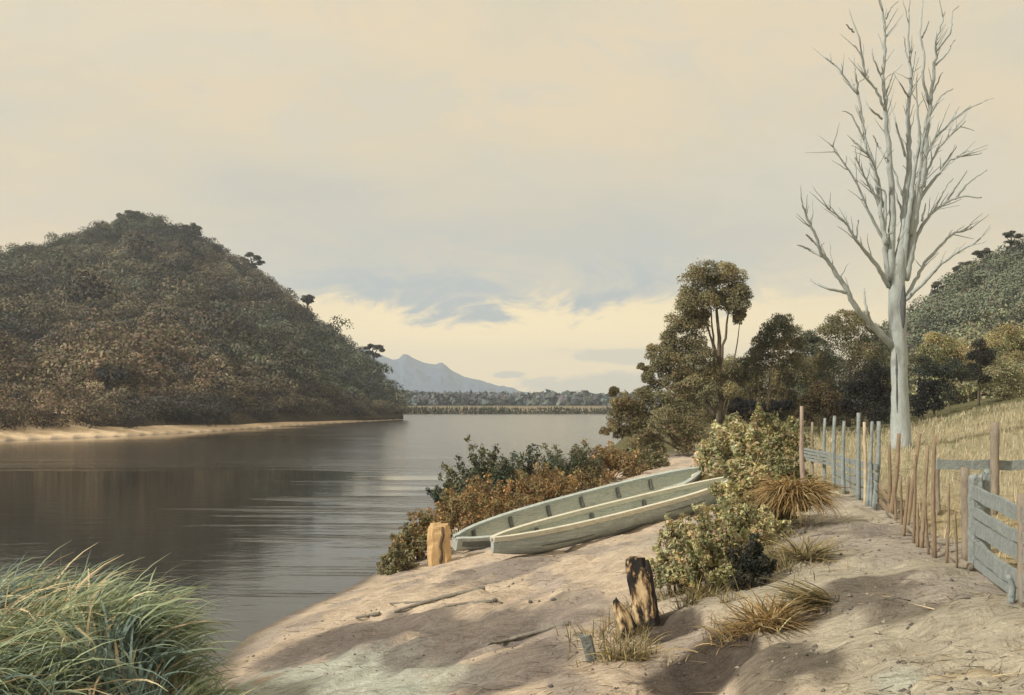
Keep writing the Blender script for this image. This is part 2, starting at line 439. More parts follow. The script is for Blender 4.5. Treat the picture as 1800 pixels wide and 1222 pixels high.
def build_ground():
    tx = np.concatenate([np.linspace(-3, -.64, 60), np.arange(-.62, .62, .0025), np.linspace(.64, 3, 60)])
    v = np.concatenate([np.arange(1, 15, .2), np.arange(15, 45, .07), 45 * 1.02 ** np.arange(0, 233)])
    v = v[v < 3500]
    X = tx[None, :] * v[:, None]; Y = np.broadcast_to(v[:, None] - 12.0, X.shape)
    Z = ground(X, Y)
    s = X - np.interp(Y, SY, SX)
    n1 = fbm(X * .6, Y * .6, 31); n2 = fbm(X * 2.2, Y * 1.1, 41); n3 = fbm(X * .12, Y * .12, 51)
    c = np.empty(X.shape + (3,))
    c[:] = SAND
    def lay(mask, colr):
        nonlocal c
        c = c * (1 - mask[..., None]) + np.asarray(colr) * mask[..., None]
    lay(sstep(n2, .5, .62) * .65, ASH)
    # upper path: trodden grey clay
    lay(sstep(Z + .5 * (n1 - .5), 1.25, 1.75), PATHC)
    lay(sstep(n1, .5, .68) * sstep(Z, 1.3, 1.7) * .6, ASH)
    # grass beyond the path and on the right of the fence
    fx = np.interp(Y, [5, 8.8, 10.5, 15.7, 17.4, 22, 40], [4.1, 4.1, 4.35, 5.35, 5.75, 5.4, 8])
    gr = sstep(X - fx + .6 * (n2 - .5), 0.1, .5) * (Y < 340)
    lay(gr, KHAKI)
    lay(gr * sstep(n1, .45, .62) * .55, STRAW * np.array([1, 1, .95]))
    lay(gr * sstep(n3, .5, .65) * .4, OLIVE)
    fg = sstep(Y + 2 * (n1 - .5), 18.5, 21.5) * sstep(s, 7.0, 8.2) * (Y < 340)
    lay(fg, KHAKI * .95)
    lay(sstep(Y, 45, 60) * (s > .5) * (Y < 340), OLIVE)
    edge_ = sstep(Y, 45, 60)
    # ground blobs: pale clay, dark soil, grey ash, and cast shadows painted dark
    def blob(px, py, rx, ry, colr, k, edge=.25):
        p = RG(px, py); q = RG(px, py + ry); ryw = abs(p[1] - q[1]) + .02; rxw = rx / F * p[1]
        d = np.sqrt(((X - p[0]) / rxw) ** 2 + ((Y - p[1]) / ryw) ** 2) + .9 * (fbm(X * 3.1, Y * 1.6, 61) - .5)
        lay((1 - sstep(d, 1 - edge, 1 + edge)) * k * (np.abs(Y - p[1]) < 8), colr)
    blob(560, 1205, 215, 80, PALE * np.array([1.04, 1, 1.0]), 1.0, .10)
    blob(740, 1215, 120, 40, PALE * .95, .7, .2)
    blob(690, 1080, 190, 26, SAND * 1.12, .7)
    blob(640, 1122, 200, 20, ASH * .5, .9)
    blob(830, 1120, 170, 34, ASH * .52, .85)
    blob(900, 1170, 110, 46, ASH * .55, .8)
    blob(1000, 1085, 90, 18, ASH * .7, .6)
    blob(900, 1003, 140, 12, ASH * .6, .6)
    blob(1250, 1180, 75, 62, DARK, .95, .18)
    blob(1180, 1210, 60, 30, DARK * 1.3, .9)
    blob(1410, 1165, 50, 32, WET_SHADE * .8, .85)
    blob(1340, 1205, 60, 40, WET_SHADE, .8)
    blob(1180, 1105, 60, 22, DARK * 1.1, .9)  # cast shadow of the charred stumps, painted into the ground colour
    blob(1530, 1020, 95, 9, WET_SHADE * 1.1, .8)  # shadow streaks across the path painted as dark colour, continued below
    blob(1520, 1050, 85, 18, WET_SHADE * 1.1, .8)
    blob(1590, 1082, 60, 12, WET_SHADE * 1.2, .8)
    blob(1420, 1085, 60, 16, WET_SHADE * 1.2, .75)
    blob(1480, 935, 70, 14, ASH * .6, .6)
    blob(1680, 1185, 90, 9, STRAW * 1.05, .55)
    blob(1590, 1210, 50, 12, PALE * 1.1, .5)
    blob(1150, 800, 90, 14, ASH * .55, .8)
    # damp edge by the water, mud under it
    lay((1 - sstep(Z + .05 * (n2 - .5), 0.02, 0.14)) * .8, WET_SHADE)
    lay((Z < -.2) * 1.0, (0.05, 0.048, 0.04))
    lay(edge_ * (s > -1) * (Y < 340), OLIVE * .8)
    # left beach and far fields
    left = (X < np.interp(Y, LY, LX) + 1) & (Y < 340)
    lay(left * sstep(Z, .03, .15), (0.86, 0.68, 0.47))
    lay((Y > 340) * 1.0, (0.27, 0.235, 0.165))
    lay((Y > 430) * 1.0, (0.10, 0.11, 0.07))
    nr, nc = X.shape
    V = np.stack([X, Y, Z], -1).reshape(-1, 3)
    i = np.arange(nr - 1)[:, None] * nc; j = np.arange(nc - 1)[None, :]
    Q = np.stack([i + j, i + j + 1, i + nc + j + 1, i + nc + j], -1).reshape(-1, 4)
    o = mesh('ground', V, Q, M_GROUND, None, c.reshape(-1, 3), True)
    tag(o, 'sandy river bank and grey trodden path beside the water', 'ground', kind='structure')


build_ground()
o = mesh('water', [(-1500, -100, 0), (1500, -100, 0), (1500, 1200, 0), (-1500, 1200, 0)], [(0, 1, 2, 3)], M_WATER)
tag(o, 'calm grey river reflecting the dark hill', 'water', kind='structure')

# ------------------------------------------------------------------ leaves
def clump_leaves(C, R, cols, K, leaf, aspect=.55, low=-.35, out=.9, jit=.28, fill=.3):
    """K leaves round every clump centre C with radii R (n,3)"""
    C = np.asarray(C, float); n = len(C)
    R = np.asarray(R, float)
    if R.ndim == 1: R = np.repeat(R[:, None], 3, 1)
    d = unit(rng.normal(size=(n, K, 3))); flip = d[..., 2] < low
    d[..., 2] = np.where(flip, -d[..., 2], d[..., 2])
    rad = 1 - fill * rng.random((n, K, 1)) ** 1.5 + .08 * rng.normal(size=(n, K, 1))
    pos = C[:, None] + d * R[:, None] * rad
    nor = unit(d * out + .55 * rng.normal(size=(n, K, 3)) + np.array([0, 0, .25]))
    tg = unit(np.cross(nor, rng.normal(size=(n, K, 3)))); bt = np.cross(nor, tg)
    L = (np.asarray(leaf).reshape(-1, 1, 1) if np.ndim(leaf) else leaf) * rng.uniform(.6, 1.35, (n, K, 1))
    Wd = L * aspect
    v = np.stack([pos - tg * L, pos + bt * Wd - .15 * nor * L, pos + tg * L, pos - bt * Wd - .15 * nor * L], 2).reshape(-1, 3)
    cols = np.asarray(cols, float)
    cc = cols[:, None] * np.exp(jit * rng.normal(size=(n, K, 1))) * (1 + .10 * rng.normal(size=(n, K, 3)))
    cc = np.repeat(np.clip(cc, .004, .9).reshape(-1, 3), 4, 0)
    q = np.arange(len(v)).reshape(-1, 4)
    return v, q, cc


def blades(B, az, length, width, lean, droop, cols, seg=5):
    """arching grass or flax blades: B (n,3) roots"""
    n = len(B); t = np.linspace(0, 1, seg)[None, :]
    length = np.asarray(length)[:, None]; lean = np.asarray(lean)[:, None]; droop = np.asarray(droop)[:, None]
    a = lean + droop * t                          # angle from vertical along the blade
    ds = length / (seg - 1)
    hx = np.concatenate([np.zeros((n, 1)), np.cumsum(np.sin(a[:, :-1]) * ds, 1)], 1)
    hz = np.concatenate([np.zeros((n, 1)), np.cumsum(np.cos(a[:, :-1]) * ds, 1)], 1)
    dx, dy = np.cos(az)[:, None], np.sin(az)[:, None]
    cx = B[:, 0:1] + hx * dx; cyy = B[:, 1:2] + hx * dy; cz = B[:, 2:3] + hz
    tw = rng.uniform(-.9, .9, (n, 1))
    w = np.asarray(width)[:, None] * (1 - t ** 1.6 * .93) * .5
    sx, sy, sz = -dy * np.cos(tw), dx * np.cos(tw), np.sin(tw)
    Lf = np.stack([cx - sx * w, cyy - sy * w, cz - sz * w], -1); Rt = np.stack([cx + sx * w, cyy + sy * w, cz + sz * w], -1)
    V = np.stack([Lf, Rt], 2).reshape(-1, 3)
    base = np.arange(n)[:, None] * seg * 2 + np.arange(seg - 1)[None, :] * 2
    Q = np.stack([base, base + 1, base + 3, base + 2], -1).reshape(-1, 4)
    cc = np.repeat(np.clip(cols, .004, .9), seg * 2, 0)
    return V, Q, cc


# ------------------------------------------------------------------ hills
def hill(name, pxs, d0, d1, zt, base_py, M=260, K=90, back=.5, seed=3, bump=3.0, colf=None):
    """terrain between a foot line and a ridge line, real depth throughout"""
    px = np.linspace(pxs[0], pxs[-1], M)
    a0 = np.interp(px, pxs, d0); a1 = np.interp(px, pxs, d1); yr = np.interp(px, pxs, zt)
    t = np.linspace(0, 1 + back, K)
    T, PX = np.meshgrid(t, px, indexing='ij')
    A0, A1 = a0[None, :], a1[None, :]; D = A0 + (A1 - A0) * T
    yb = HOR + (EYE - 0.4) / A0 * F
    tt = np.clip(T, 0, 1)
    py = yb + (yr[None, :] - yb) * tt ** .8
    Z = EYE + (HOR - py) / F * D
    zr = EYE + (HOR - yr[None, :]) / F * A1
    Z = np.where(T > 1, zr - (T - 1) * (zr + 3) * 1.6 / back * .62, Z)
    X = (PX - 900) / F * D
    Z = Z + bump * (fbm(X * .05, D * .05, seed) - .5) * np.sin(np.clip(T, 0, 1) * math.pi) * np.clip((A1 - A0) / 60, 0, 1)
    V = np.stack([X, D, Z], -1)
    i = np.arange(K - 1)[:, None] * M; j = np.arange(M - 1)[None, :]
    Q = np.stack([i + j, i + j + 1, i + M + j + 1, i + M + j], -1).reshape(-1, 4)
    return px, t, V, Q


def sample_hill(V, t, n, tmax=1.06, tmin=0.0, pxr=None, px=None):
    """random points over the hill surface, spread by area"""
    rows = np.where((t <= tmax) & (t >= tmin))[0]
    A = V[rows]
    e1 = A[:-1, 1:] - A[:-1, :-1]; e2 = A[1:, :-1] - A[:-1, :-1]
    ar = np.linalg.norm(np.cross(e1, e2), axis=-1)
    if pxr is not None:
        pc = (px[:-1] + px[1:]) / 2
        ar = ar * ((pc > pxr[0]) & (pc < pxr[1]))[None, :]
    p = (ar / ar.sum()).ravel(); k = rng.choice(p.size, n, p=p)
    r, c = np.unravel_index(k, ar.shape); u, w = rng.random((n, 1)), rng.random((n, 1))
    pt = A[r, c] + e1[r, c] * u + e2[r, c] * w
    return pt, t[rows][r] + (t[1] - t[0]) * w[:, 0], px[c] if px is not None else None


m, nt = mat_new('hill_soil')
nn = nt.noise(nt.new('ShaderNodeTexCoord').outputs['Object'], .12, 5)
finish(nt, nt.mix(nn, (0.05, 0.045, 0.028), (0.095, 0.075, 0.045)), .95, spec=.05)
M_HILL = m

LP = np.array([-900, -400, -100, 0, 60, 130, 175, 225, 270, 330, 350, 420, 470, 520, 560, 600, 650, 680, 700, 709])
LD0 = np.interp(LP, [-900, -400, 0, 200, 400, 560, 660, 705, 709], [66, 85, 108, 121, 148, 188, 215, 232, 236])
LD1 = np.interp(LP, [-900, -400, 0, 225, 420, 560, 650, 690, 709], [150, 210, 280, 325, 315, 298, 275, 258, 246])
LZ = np.array([550, 490, 462, 458, 446, 426, 406, 393, 395, 416, 428, 470, 500, 543, 574, 604, 641, 675, 709, 729])
hpx, ht, HV, HQ = hill('hill', LP, LD0, LD1, LZ, None, 300, 110)
o = mesh('hill', HV.reshape(-1, 3), HQ, M_HILL, None, None, True)
tag(o, 'steep dark bush-covered hill across the river on the left', 'hill', kind='structure')


def left_forest():
    pt, tt, px = sample_hill(HV, ht, 7500, 1.04, 0.0, (-600, 712), hpx)
    n = len(pt)
    R = np.clip(2.0 * np.exp(.36 * rng.normal(size=n)), 1.0, 4.0) * np.where(tt > .8, .78, 1.0)
    emerg = (rng.random(n) < .045) & (tt < .85); R = np.where(emerg, R * 1.35, R) * np.interp(px, [500, 650], [1, .72])
    px_in = px < 704
    pt, tt, px, R, emerg = pt[px_in], tt[px_in], px[px_in], R[px_in], emerg[px_in]; n = len(pt)
    R = np.where(tt < .08, np.minimum(R, 2.0), R)
    patch = fbm(pt[:, 0] * .075, pt[:, 2] * .14 + pt[:, 1] * .02, 71)
    patch2 = fbm(pt[:, 0] * .045, pt[:, 2] * .08 + pt[:, 1] * .01, 81)
    dk = np.array([0.064, 0.070, 0.068]); br = np.array([0.225, 0.178, 0.118]); gn = np.array([0.130, 0.155, 0.112]); ol = np.array([0.150, 0.140, 0.098])
    c = np.repeat(ol[None], n, 0)
    brn = np.clip(sstep(.60 - tt, 0, .35) * sstep(480 - px, 0, 200), 0, 1)
    g = (sstep(patch, .48, .58) * .8)[:, None]; c = c + (gn - c) * g
    c = c + (br - c) * np.clip(brn * .85 + .45 * sstep(patch2, .5, .62), 0, 1)[:, None]
    c = c + (dk - c) * (sstep(patch, .46, .38) * .8)[:, None]
    ind = rng.random(n) < .10; c[ind] = dk
    c[emerg] = c[emerg] * rng.choice([.6, .8, 1.35], size=(int(emerg.sum()), 1))
    c = c * np.exp(.2 * rng.normal(size=(n, 1)))
    C = pt + np.stack([0 * R, 0 * R, R * np.where(emerg, 1.05, .55)], 1)
    # sub-clumps give each crown its own lumpy top
    S = 4
    dirs = unit(rng.normal(size=(n, S, 3)) + np.array([0, 0, .5]))
    CC = (C[:, None] + dirs * (R * .5)[:, None, None]).reshape(-1, 3); RR = np.repeat(R * .62, S)
    v, q, cc = clump_leaves(CC, np.stack([RR, RR, RR * .85], 1), np.repeat(c, S, 0) * np.exp(.12 * rng.normal(size=(n * S, 1))), 70, RR * .125, .6, -.2, 1.1, .12, .25)
    o = mesh('hillside_forest', v, q, M_FAR, None, cc)
    tag(o, 'dense dark olive and brown bush covering the left hill', 'forest', kind='stuff')


left_forest()

RPX = np.array([1540, 1600, 1640, 1680, 1720, 1760, 1800, 2000, 2500])
RD0 = np.full(9, 80.0); RD1 = np.array([150, 155, 160, 163, 166, 168, 170, 180, 200.])
RZ = np.array([620, 585, 552, 515, 492, 472, 452, 380, 300.])
rpx, rt, RV, RQ = hill('hill', RPX, RD0, RD1, RZ, None, 120, 70)
o = mesh('hill', RV.reshape(-1, 3), RQ, M_HILL, None, None, True)
tag(o, 'bush-covered hillside rising at the right edge behind the dead tree', 'hill', kind='structure')


def right_forest():
    pt, tt, px = sample_hill(RV, rt, 1500, 1.05, .12, (1545, 2100), rpx)
    n = len(pt); R = rng.uniform(1.2, 2.6, n)
    lo = np.array([0.34, 0.33, 0.19]); hi = np.array([0.21, 0.235, 0.17]); dk = np.array([0.075, 0.09, 0.078])
    c = lo + (hi - lo) * sstep(tt + .2 * (fbm(pt[:, 0] * .1, pt[:, 1] * .1, 5) - .5), .42, .62)[:, None]
    p = fbm(pt[:, 0] * .16, pt[:, 1] * .16, 91); c = c + (dk - c) * (sstep(p, .54, .6) * .8)[:, None]
    C = pt + np.stack([0 * R, 0 * R, R * .5], 1); S = 4
    dirs = unit(rng.normal(size=(n, S, 3)) + np.array([0, 0, .5]))
    CC = (C[:, None] + dirs * (R * .5)[:, None, None]).reshape(-1, 3); RR = np.repeat(R * .62, S)
    v, q, cc = clump_leaves(CC, RR, np.repeat(c, S, 0) * np.exp(.12 * rng.normal(size=(n * S, 1))), 80, RR * .12, .6, -.2, 1.0, .14)
    o = mesh('hillside_forest', v, q, M_FAR, None, cc)
    tag(o, 'olive and grey-green bush covering the hillside at right', 'forest', kind='stuff')


right_forest()

# distant mountain, low far wood, rushes on the far bank
MPX = np.array([300, 560, 640, 672, 690, 701, 709, 716, 726, 745, 765, 776, 783, 795, 815, 845, 870, 900, 930, 990, 1100, 1300, 1600])
MZ = np.array([650, 628, 612, 622, 630, 629, 622, 624, 631, 640, 642, 636, 640, 650, 660, 668, 676, 682, 693, 696, 699, 700, 704])
mpx, mt, MV, MQ = hill('mountain', MPX, np.full(len(MPX), 2300.), np.full(len(MPX), 3000.), MZ, None, 500, 60, .4, 9, 40)
MV[..., 2] += 14 * (fbm(MV[..., 0] * .012, MV[..., 1] * .012, 13) - .5) * np.clip((MV[..., 2] - 8) / 40, 0, 1)
m, nt = mat_new('mountain_haze_blue')
nn = nt.noise(nt.new('ShaderNodeTexCoord').outputs['Object'], .01, 6, .7)
finish(nt, nt.mix(nn, (0.04, 0.10, 0.19), (0.075, 0.14, 0.225)), .95, spec=.05)  # blue of the distant haze is painted into the mountain's own colour
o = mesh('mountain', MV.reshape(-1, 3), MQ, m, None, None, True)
tag(o, 'distant blue mountain range falling away to the right', 'mountain', kind='structure')


def far_wood():
    n = 1500
    y = rng.uniform(560, 760, n); px = rng.uniform(640, 1330, n); x = (px - 900) / F * y
    top = np.interp(px, [640, 720, 800, 900, 1000, 1100, 1330], [683, 686, 690, 694, 697, 700, 700]) + 7 * (rng.random(n)) + 5 * (fbm(px * .03, px * 0, 3) - .5)
    z = EYE + (HOR - top) / F * y
    R = rng.uniform(2.0, 4.2, n); C = np.stack([x, y, z - R], 1)
    C2 = C.copy(); C2[:, 2] = 2.2 + R * .4
    C = np.concatenate([C, C2]); RR = np.concatenate([R, R * 1.3])
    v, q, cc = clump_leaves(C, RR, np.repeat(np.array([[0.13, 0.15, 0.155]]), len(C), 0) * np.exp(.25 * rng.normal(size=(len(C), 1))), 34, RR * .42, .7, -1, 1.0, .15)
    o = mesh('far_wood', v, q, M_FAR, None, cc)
    tag(o, 'low blue-grey wood along the far shore', 'wood', kind='stuff')
    n = 9000
    x = rng.uniform(-45, 90, n); y = 359 + rng.random(n) * 7; z = ground(x, y); keep = (z > -.4) & (z < 1.5)
    B = np.stack([x, y, np.maximum(z, -.1)], 1)[keep]; k = len(B)
    col = np.array([0.10, 0.11, 0.075]) * np.exp(.3 * rng.normal(size=(k, 1)))
    v, q, cc = blades(B, rng.uniform(0, 6.28, k), rng.uniform(.6, 1.3, k) * (.5 + fbm(B[:, 0] * .12, B[:, 0] * 0 + 2, 8)), np.full(k, .42), rng.uniform(.0, .4, k), rng.uniform(.0, .7, k), col, 3)
    o = mesh('rushes', v, q, M_GRASS, None, cc)
    tag(o, 'dark green rushes lining the far bank of the river', 'rushes', kind='stuff')


far_wood()

# ------------------------------------------------------------------ trees and shrubs
def tree(name, label, cat, d, base_px, stems, lumps, pal, leaf, K=40, sub=9, group=None, bark=(0.16, 0.13, 0.10), low=-.5, squash=.9, base=None, aspect=.55, depth=1.0, subr=.62):
    """stems: [(polyline of picture points, r0, r1 in metres)], lumps: [(px, py, r in px)] of the crown at distance d"""
    b = GD(base_px, d) if base is None else np.asarray(base, float)
    root = empty(name, b, label, cat, group)
    if stems:
        for k, (pl, r0, r1) in enumerate(stems):
            dd = d + rng.uniform(-.6, .6) * depth * (1.0 if k else .2)
            P = np.array([P3(px, py, d + (dd - d) * i / max(1, len(pl) - 1)) for i, (px, py) in enumerate(pl)])
            P = resample(P, max(5, len(pl) * 3)); P[1:-1] += rng.normal(size=P[1:-1].shape) * r0 * .35
            mb = MB(); V, Q, T = tube(P, np.linspace(r0, r1, len(P)), 7, .08); mb.add(V, Q, T, np.array(bark) * rng.uniform(.8, 1.25))
            mb.build('trunk' if k == 0 else 'limb', M_BARK, root, True)
    C, R, CL = [], [], []
    for (px, py, r) in lumps:
        rm = 1.18 * r / F * d; c0 = P3(px, py, d + rng.uniform(-.8, .8) * rm * depth)
        base_c = np.array(pal[rng.integers(len(pal))]) * rng.uniform(.85, 1.15)
        dirs = unit(rng.normal(size=(sub, 3)) + np.array([0, -.25, .25]))
        for q in dirs:
            C.append(c0 + q * rm * np.array([.62, .62, .62 * squash])); R.append(rm * subr * rng.uniform(.75, 1.2)); CL.append(base_c * rng.uniform(.8, 1.2))
    R = np.array(R)
    v, q, cc = clump_leaves(C, np.stack([R, R, R * squash], 1), CL, int(K * 3.4), leaf * .48, aspect, low, .9, .22, .45)
    mesh('crown', v, q, M_LEAF, root, cc)
    return root


OLV = [(0.27, 0.247, 0.138), (0.216, 0.208, 0.12), (0.306, 0.266, 0.144)]
DKG = [(0.163, 0.175, 0.119), (0.2, 0.2, 0.125), (0.131, 0.144, 0.106)]
BRW = [(0.314, 0.266, 0.15), (0.256, 0.229, 0.132), (0.233, 0.222, 0.126)]
ORG = [(0.40, 0.265, 0.125), (0.33, 0.24, 0.12), (0.29, 0.23, 0.12)]
SHR = [(0.101, 0.129, 0.092), (0.129, 0.147, 0.092), (0.166, 0.166, 0.092)]
LOL = [(0.49, 0.452, 0.253), (0.399, 0.381, 0.224), (0.563, 0.49, 0.284)]
MOL = [(0.333, 0.313, 0.157), (0.263, 0.26, 0.139), (0.421, 0.358, 0.184)]

tree('tall_tree', 'tallest leafy tree on the bank with thin bare stems under a rounded crown', 'tree', 58, 1262,
     [([(1262, 752), (1264, 690), (1265, 620), (1263, 560), (1258, 510)], .19, .05),
      ([(1264, 690), (1258, 630), (1245, 575), (1235, 530)], .10, .03), ([(1264, 660), (1272, 600), (1280, 550), (1290, 520)], .10, .03),
      ([(1258, 735), (1232, 680), (1215, 630), (1205, 590)], .10, .03), ([(1260, 740), (1240, 700), (1222, 660), (1195, 625)], .09, .03),
      ([(1268, 745), (1283, 690), (1292, 630), (1300, 570)], .07, .02), ([(1265, 640), (1252, 590), (1250, 540)], .08, .03)],
     [(1220, 492, 22), (1243, 482, 22), (1268, 482, 22), (1290, 496, 22), (1302, 516, 18), (1236, 508, 24), (1262, 508, 26), (1284, 520, 24), (1216, 514, 18), (1298, 535, 17), (1288, 548, 13), (1262, 532, 18), (1240, 532, 18),
      (1210, 532, 20), (1226, 545, 20), (1202, 552, 20), (1190, 568, 19), (1214, 566, 20), (1183, 590, 20), (1204, 590, 22), (1176, 610, 18), (1300, 562, 9), (1302, 550, 9), (1228, 575, 16), (1232, 556, 13),
      (1222, 602, 18), (1196, 620, 22), (1215, 640, 22), (1236, 628, 16), (1250, 655, 16), (1178, 635, 18), (1200, 660, 22), (1228, 668, 20), (1245, 690, 18), (1275, 672, 15), (1290, 650, 12), (1285, 690, 16)], OLV, .11, 60, 8)
tree('leaning_tree', 'small brown-leaved tree leaning over the water left of the tallest tree', 'tree', 55, 1200,
     [([(1230, 770), (1212, 720), (1190, 670), (1165, 640)], .12, .04), ([(1222, 745), (1190, 700), (1150, 665)], .08, .03), ([(1215, 725), (1205, 680), (1195, 650)], .07, .03)],
     [(1150, 620, 15), (1165, 628, 18), (1180, 640, 17), (1158, 645, 15), (1136, 655, 10), (1128, 648, 8), (1142, 668, 11), (1175, 665, 17), (1195, 660, 18), (1160, 685, 16), (1190, 690, 18), (1212, 680, 16), (1140, 692, 13)], BRW, .11, 50, 7)
tree('overhanging_shrub', 'feathery brown-green shrub spreading out over the river edge', 'shrub', 47, 1180,
     [([(1210, 795), (1170, 760), (1120, 740)], .07, .02), ([(1205, 795), (1160, 770), (1085, 762)], .06, .015), ([(1205, 790), (1150, 730), (1100, 705)], .06, .015), ([(1215, 790), (1190, 740), (1170, 710)], .06, .02)],
     [(1092, 705, 15), (1080, 690, 8), (1105, 722, 20), (1125, 705, 18), (1090, 735, 17), (1112, 745, 22), (1075, 752, 10), (1062, 760, 7), (1095, 765, 14), (1140, 730, 24), (1160, 712, 22), (1135, 760, 22), (1165, 745, 26), (1190, 725, 22), (1120, 782, 16), (1150, 785, 20), (1185, 765, 24), (1210, 745, 20), (1200, 785, 20), (1112, 800, 11), (1225, 770, 18), (1130, 808, 14)],
     BRW + [(0.17, 0.15, 0.075)], .16, 46, 7, aspect=.3)
tree('bank_tree', 'rounded dark tree with several pale stems right of the tallest tree', 'tree', 60, 1350,
     [([(1348, 740), (1352, 690), (1358, 640), (1365, 600)], .12, .04), ([(1340, 740), (1335, 690), (1325, 650)], .08, .03), ([(1356, 742), (1368, 690), (1376, 640)], .08, .03), ([(1366, 742), (1382, 690), (1392, 650)], .07, .03), ([(1320, 740), (1312, 690), (1302, 655)], .07, .03)],
     [(1362, 572, 18), (1382, 570, 16), (1345, 588, 17), (1368, 595, 22), (1392, 592, 18), (1332, 606, 16), (1352, 615, 20), (1380, 618, 20), (1405, 612, 16), (1322, 628, 16), (1340, 640, 18), (1368, 640, 20), (1395, 640, 18), (1310, 645, 15), (1300, 668, 14), (1410, 660, 18), (1325, 660, 15), (1385, 668, 15)],
     DKG + OLV, .11, 52, 8, bark=(0.28, 0.23, 0.17))
tree('round_tree', 'broad round-headed dark tree just left of the bare dead trunk', 'tree', 62, 1490,
     [([(1492, 750), (1494, 690), (1492, 640)], .14, .06), ([(1470, 750), (1465, 690), (1455, 650)], .08, .03), ([(1515, 750), (1520, 690), (1530, 650)], .08, .03)],
     [(1490, 562, 20), (1510, 568, 20), (1470, 574, 18), (1452, 590, 18), (1480, 592, 24), (1508, 598, 24), (1532, 592, 20), (1545, 612, 20), (1520, 625, 24), (1488, 625, 26), (1458, 620, 22), (1440, 640, 20), (1470, 655, 25), (1505, 660, 26), (1540, 650, 24), (1450, 680, 20), (1485, 690, 24), (1525, 692, 24), (1550, 685, 20)],
     OLV + DKG[:1], .11, 52, 8)
tree('low_tree', 'grey-green low tree filling the gap between the two rounded trees', 'tree', 64, 1424,
     [([(1424, 745), (1424, 700), (1425, 640)], .10, .04)],
     [(1424, 596, 14), (1412, 606, 13), (1438, 608, 14), (1420, 622, 18), (1442, 632, 16), (1405, 632, 14), (1425, 650, 20), (1410, 672, 18), (1440, 672, 18), (1425, 695, 18)], [(0.20, 0.22, 0.16), (0.17, 0.185, 0.125)], .11, 48, 8)
for (px, d, lab, top, w, pal) in ((1228, 70, 'shady olive tree filling the gap behind the leaning tree', 640, 46, BRW), (1292, 74, 'olive tree showing behind the tallest tree between its stems', 628, 40, MOL),
                              (1335, 72, 'dim green tree behind the pale-stemmed tree', 640, 44, OLV), (1395, 74, 'brown-green tree in the shade behind the low grey-green tree', 632, 46, OLV),
                              (1460, 76, 'dark backing tree behind the round-headed tree', 625, 46, DKG), (1555, 72, 'dark backing tree just behind the bare trunk', 612, 42, DKG)):
    L_ = [(px + w * .55 * math.cos(a_) * r_, top + 20 + (735 - top - 20) * f_ , 20) for f_ in (0, .2, .4, .6, .8, 1) for a_, r_ in ((0, 1), (2.1, .9), (3.3, 1.05), (1.57, .4))]
    tree('backing_tree', lab, 'tree', d, px, [([(px, 745), (px + 2, 700), (px - 2, top + 30)], .11, .04)], L_, pal, .11, 44, 8, 'trees in the shade behind the front trees')
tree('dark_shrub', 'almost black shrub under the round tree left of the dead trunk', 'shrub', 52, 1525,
     [([(1525, 768), (1525, 730), (1528, 700)], .07, .03)],
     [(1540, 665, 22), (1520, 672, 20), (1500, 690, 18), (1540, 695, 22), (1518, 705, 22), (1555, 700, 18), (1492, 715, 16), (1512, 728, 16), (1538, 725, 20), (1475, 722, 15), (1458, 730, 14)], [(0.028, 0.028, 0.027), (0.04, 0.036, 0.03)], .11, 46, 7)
tree('brown_shrub', 'brown shady shrub behind the rail fence', 'shrub', 50, 1440,
     [([(1440, 770), (1442, 730), (1446, 690)], .06, .02)],
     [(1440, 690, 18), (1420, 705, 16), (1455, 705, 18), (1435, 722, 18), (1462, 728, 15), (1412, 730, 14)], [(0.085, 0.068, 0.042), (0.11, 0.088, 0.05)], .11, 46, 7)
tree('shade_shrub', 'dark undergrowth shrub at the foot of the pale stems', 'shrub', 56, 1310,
     [([(1310, 760), (1310, 735), (1308, 710)], .05, .02)],
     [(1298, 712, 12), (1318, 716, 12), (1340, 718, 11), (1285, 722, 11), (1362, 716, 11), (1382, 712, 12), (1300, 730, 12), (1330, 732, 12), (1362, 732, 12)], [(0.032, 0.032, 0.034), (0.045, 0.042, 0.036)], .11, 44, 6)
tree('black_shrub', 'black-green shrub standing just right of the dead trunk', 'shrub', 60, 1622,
     [([(1622, 745), (1622, 710), (1620, 680)], .07, .03), ([(1640, 745), (1642, 710), (1645, 690)], .06, .03)],
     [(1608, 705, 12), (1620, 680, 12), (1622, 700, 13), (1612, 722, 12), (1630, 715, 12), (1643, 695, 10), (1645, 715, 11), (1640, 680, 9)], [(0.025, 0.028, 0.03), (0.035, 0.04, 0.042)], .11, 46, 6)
tree('blue_green_shrub', 'bluish green shrub at the foot of the right hillside', 'shrub', 66, 1670,
     [([(1670, 735), (1668, 700), (1665, 670)], .07, .03)],
     [(1655, 662, 16), (1672, 652, 18), (1690, 660, 16), (1650, 682, 14), (1668, 690, 16), (1640, 650, 14), (1615, 640, 16), (1625, 660, 16)], [(0.065, 0.085, 0.07), (0.08, 0.09, 0.065)], .12, 48, 7)
tree('hillside_tree', 'small dark tree standing alone on the pale hillside slope', 'tree', 70, 1722,
     [([(1720, 715), (1720, 680), (1722, 650)], .09, .04)],
     [(1722, 612, 13), (1732, 626, 14), (1716, 632, 14), (1728, 646, 15), (1712, 655, 14), (1735, 660, 12), (1720, 668, 14)], [(0.045, 0.046, 0.038), (0.06, 0.058, 0.044)], .12, 48, 7)
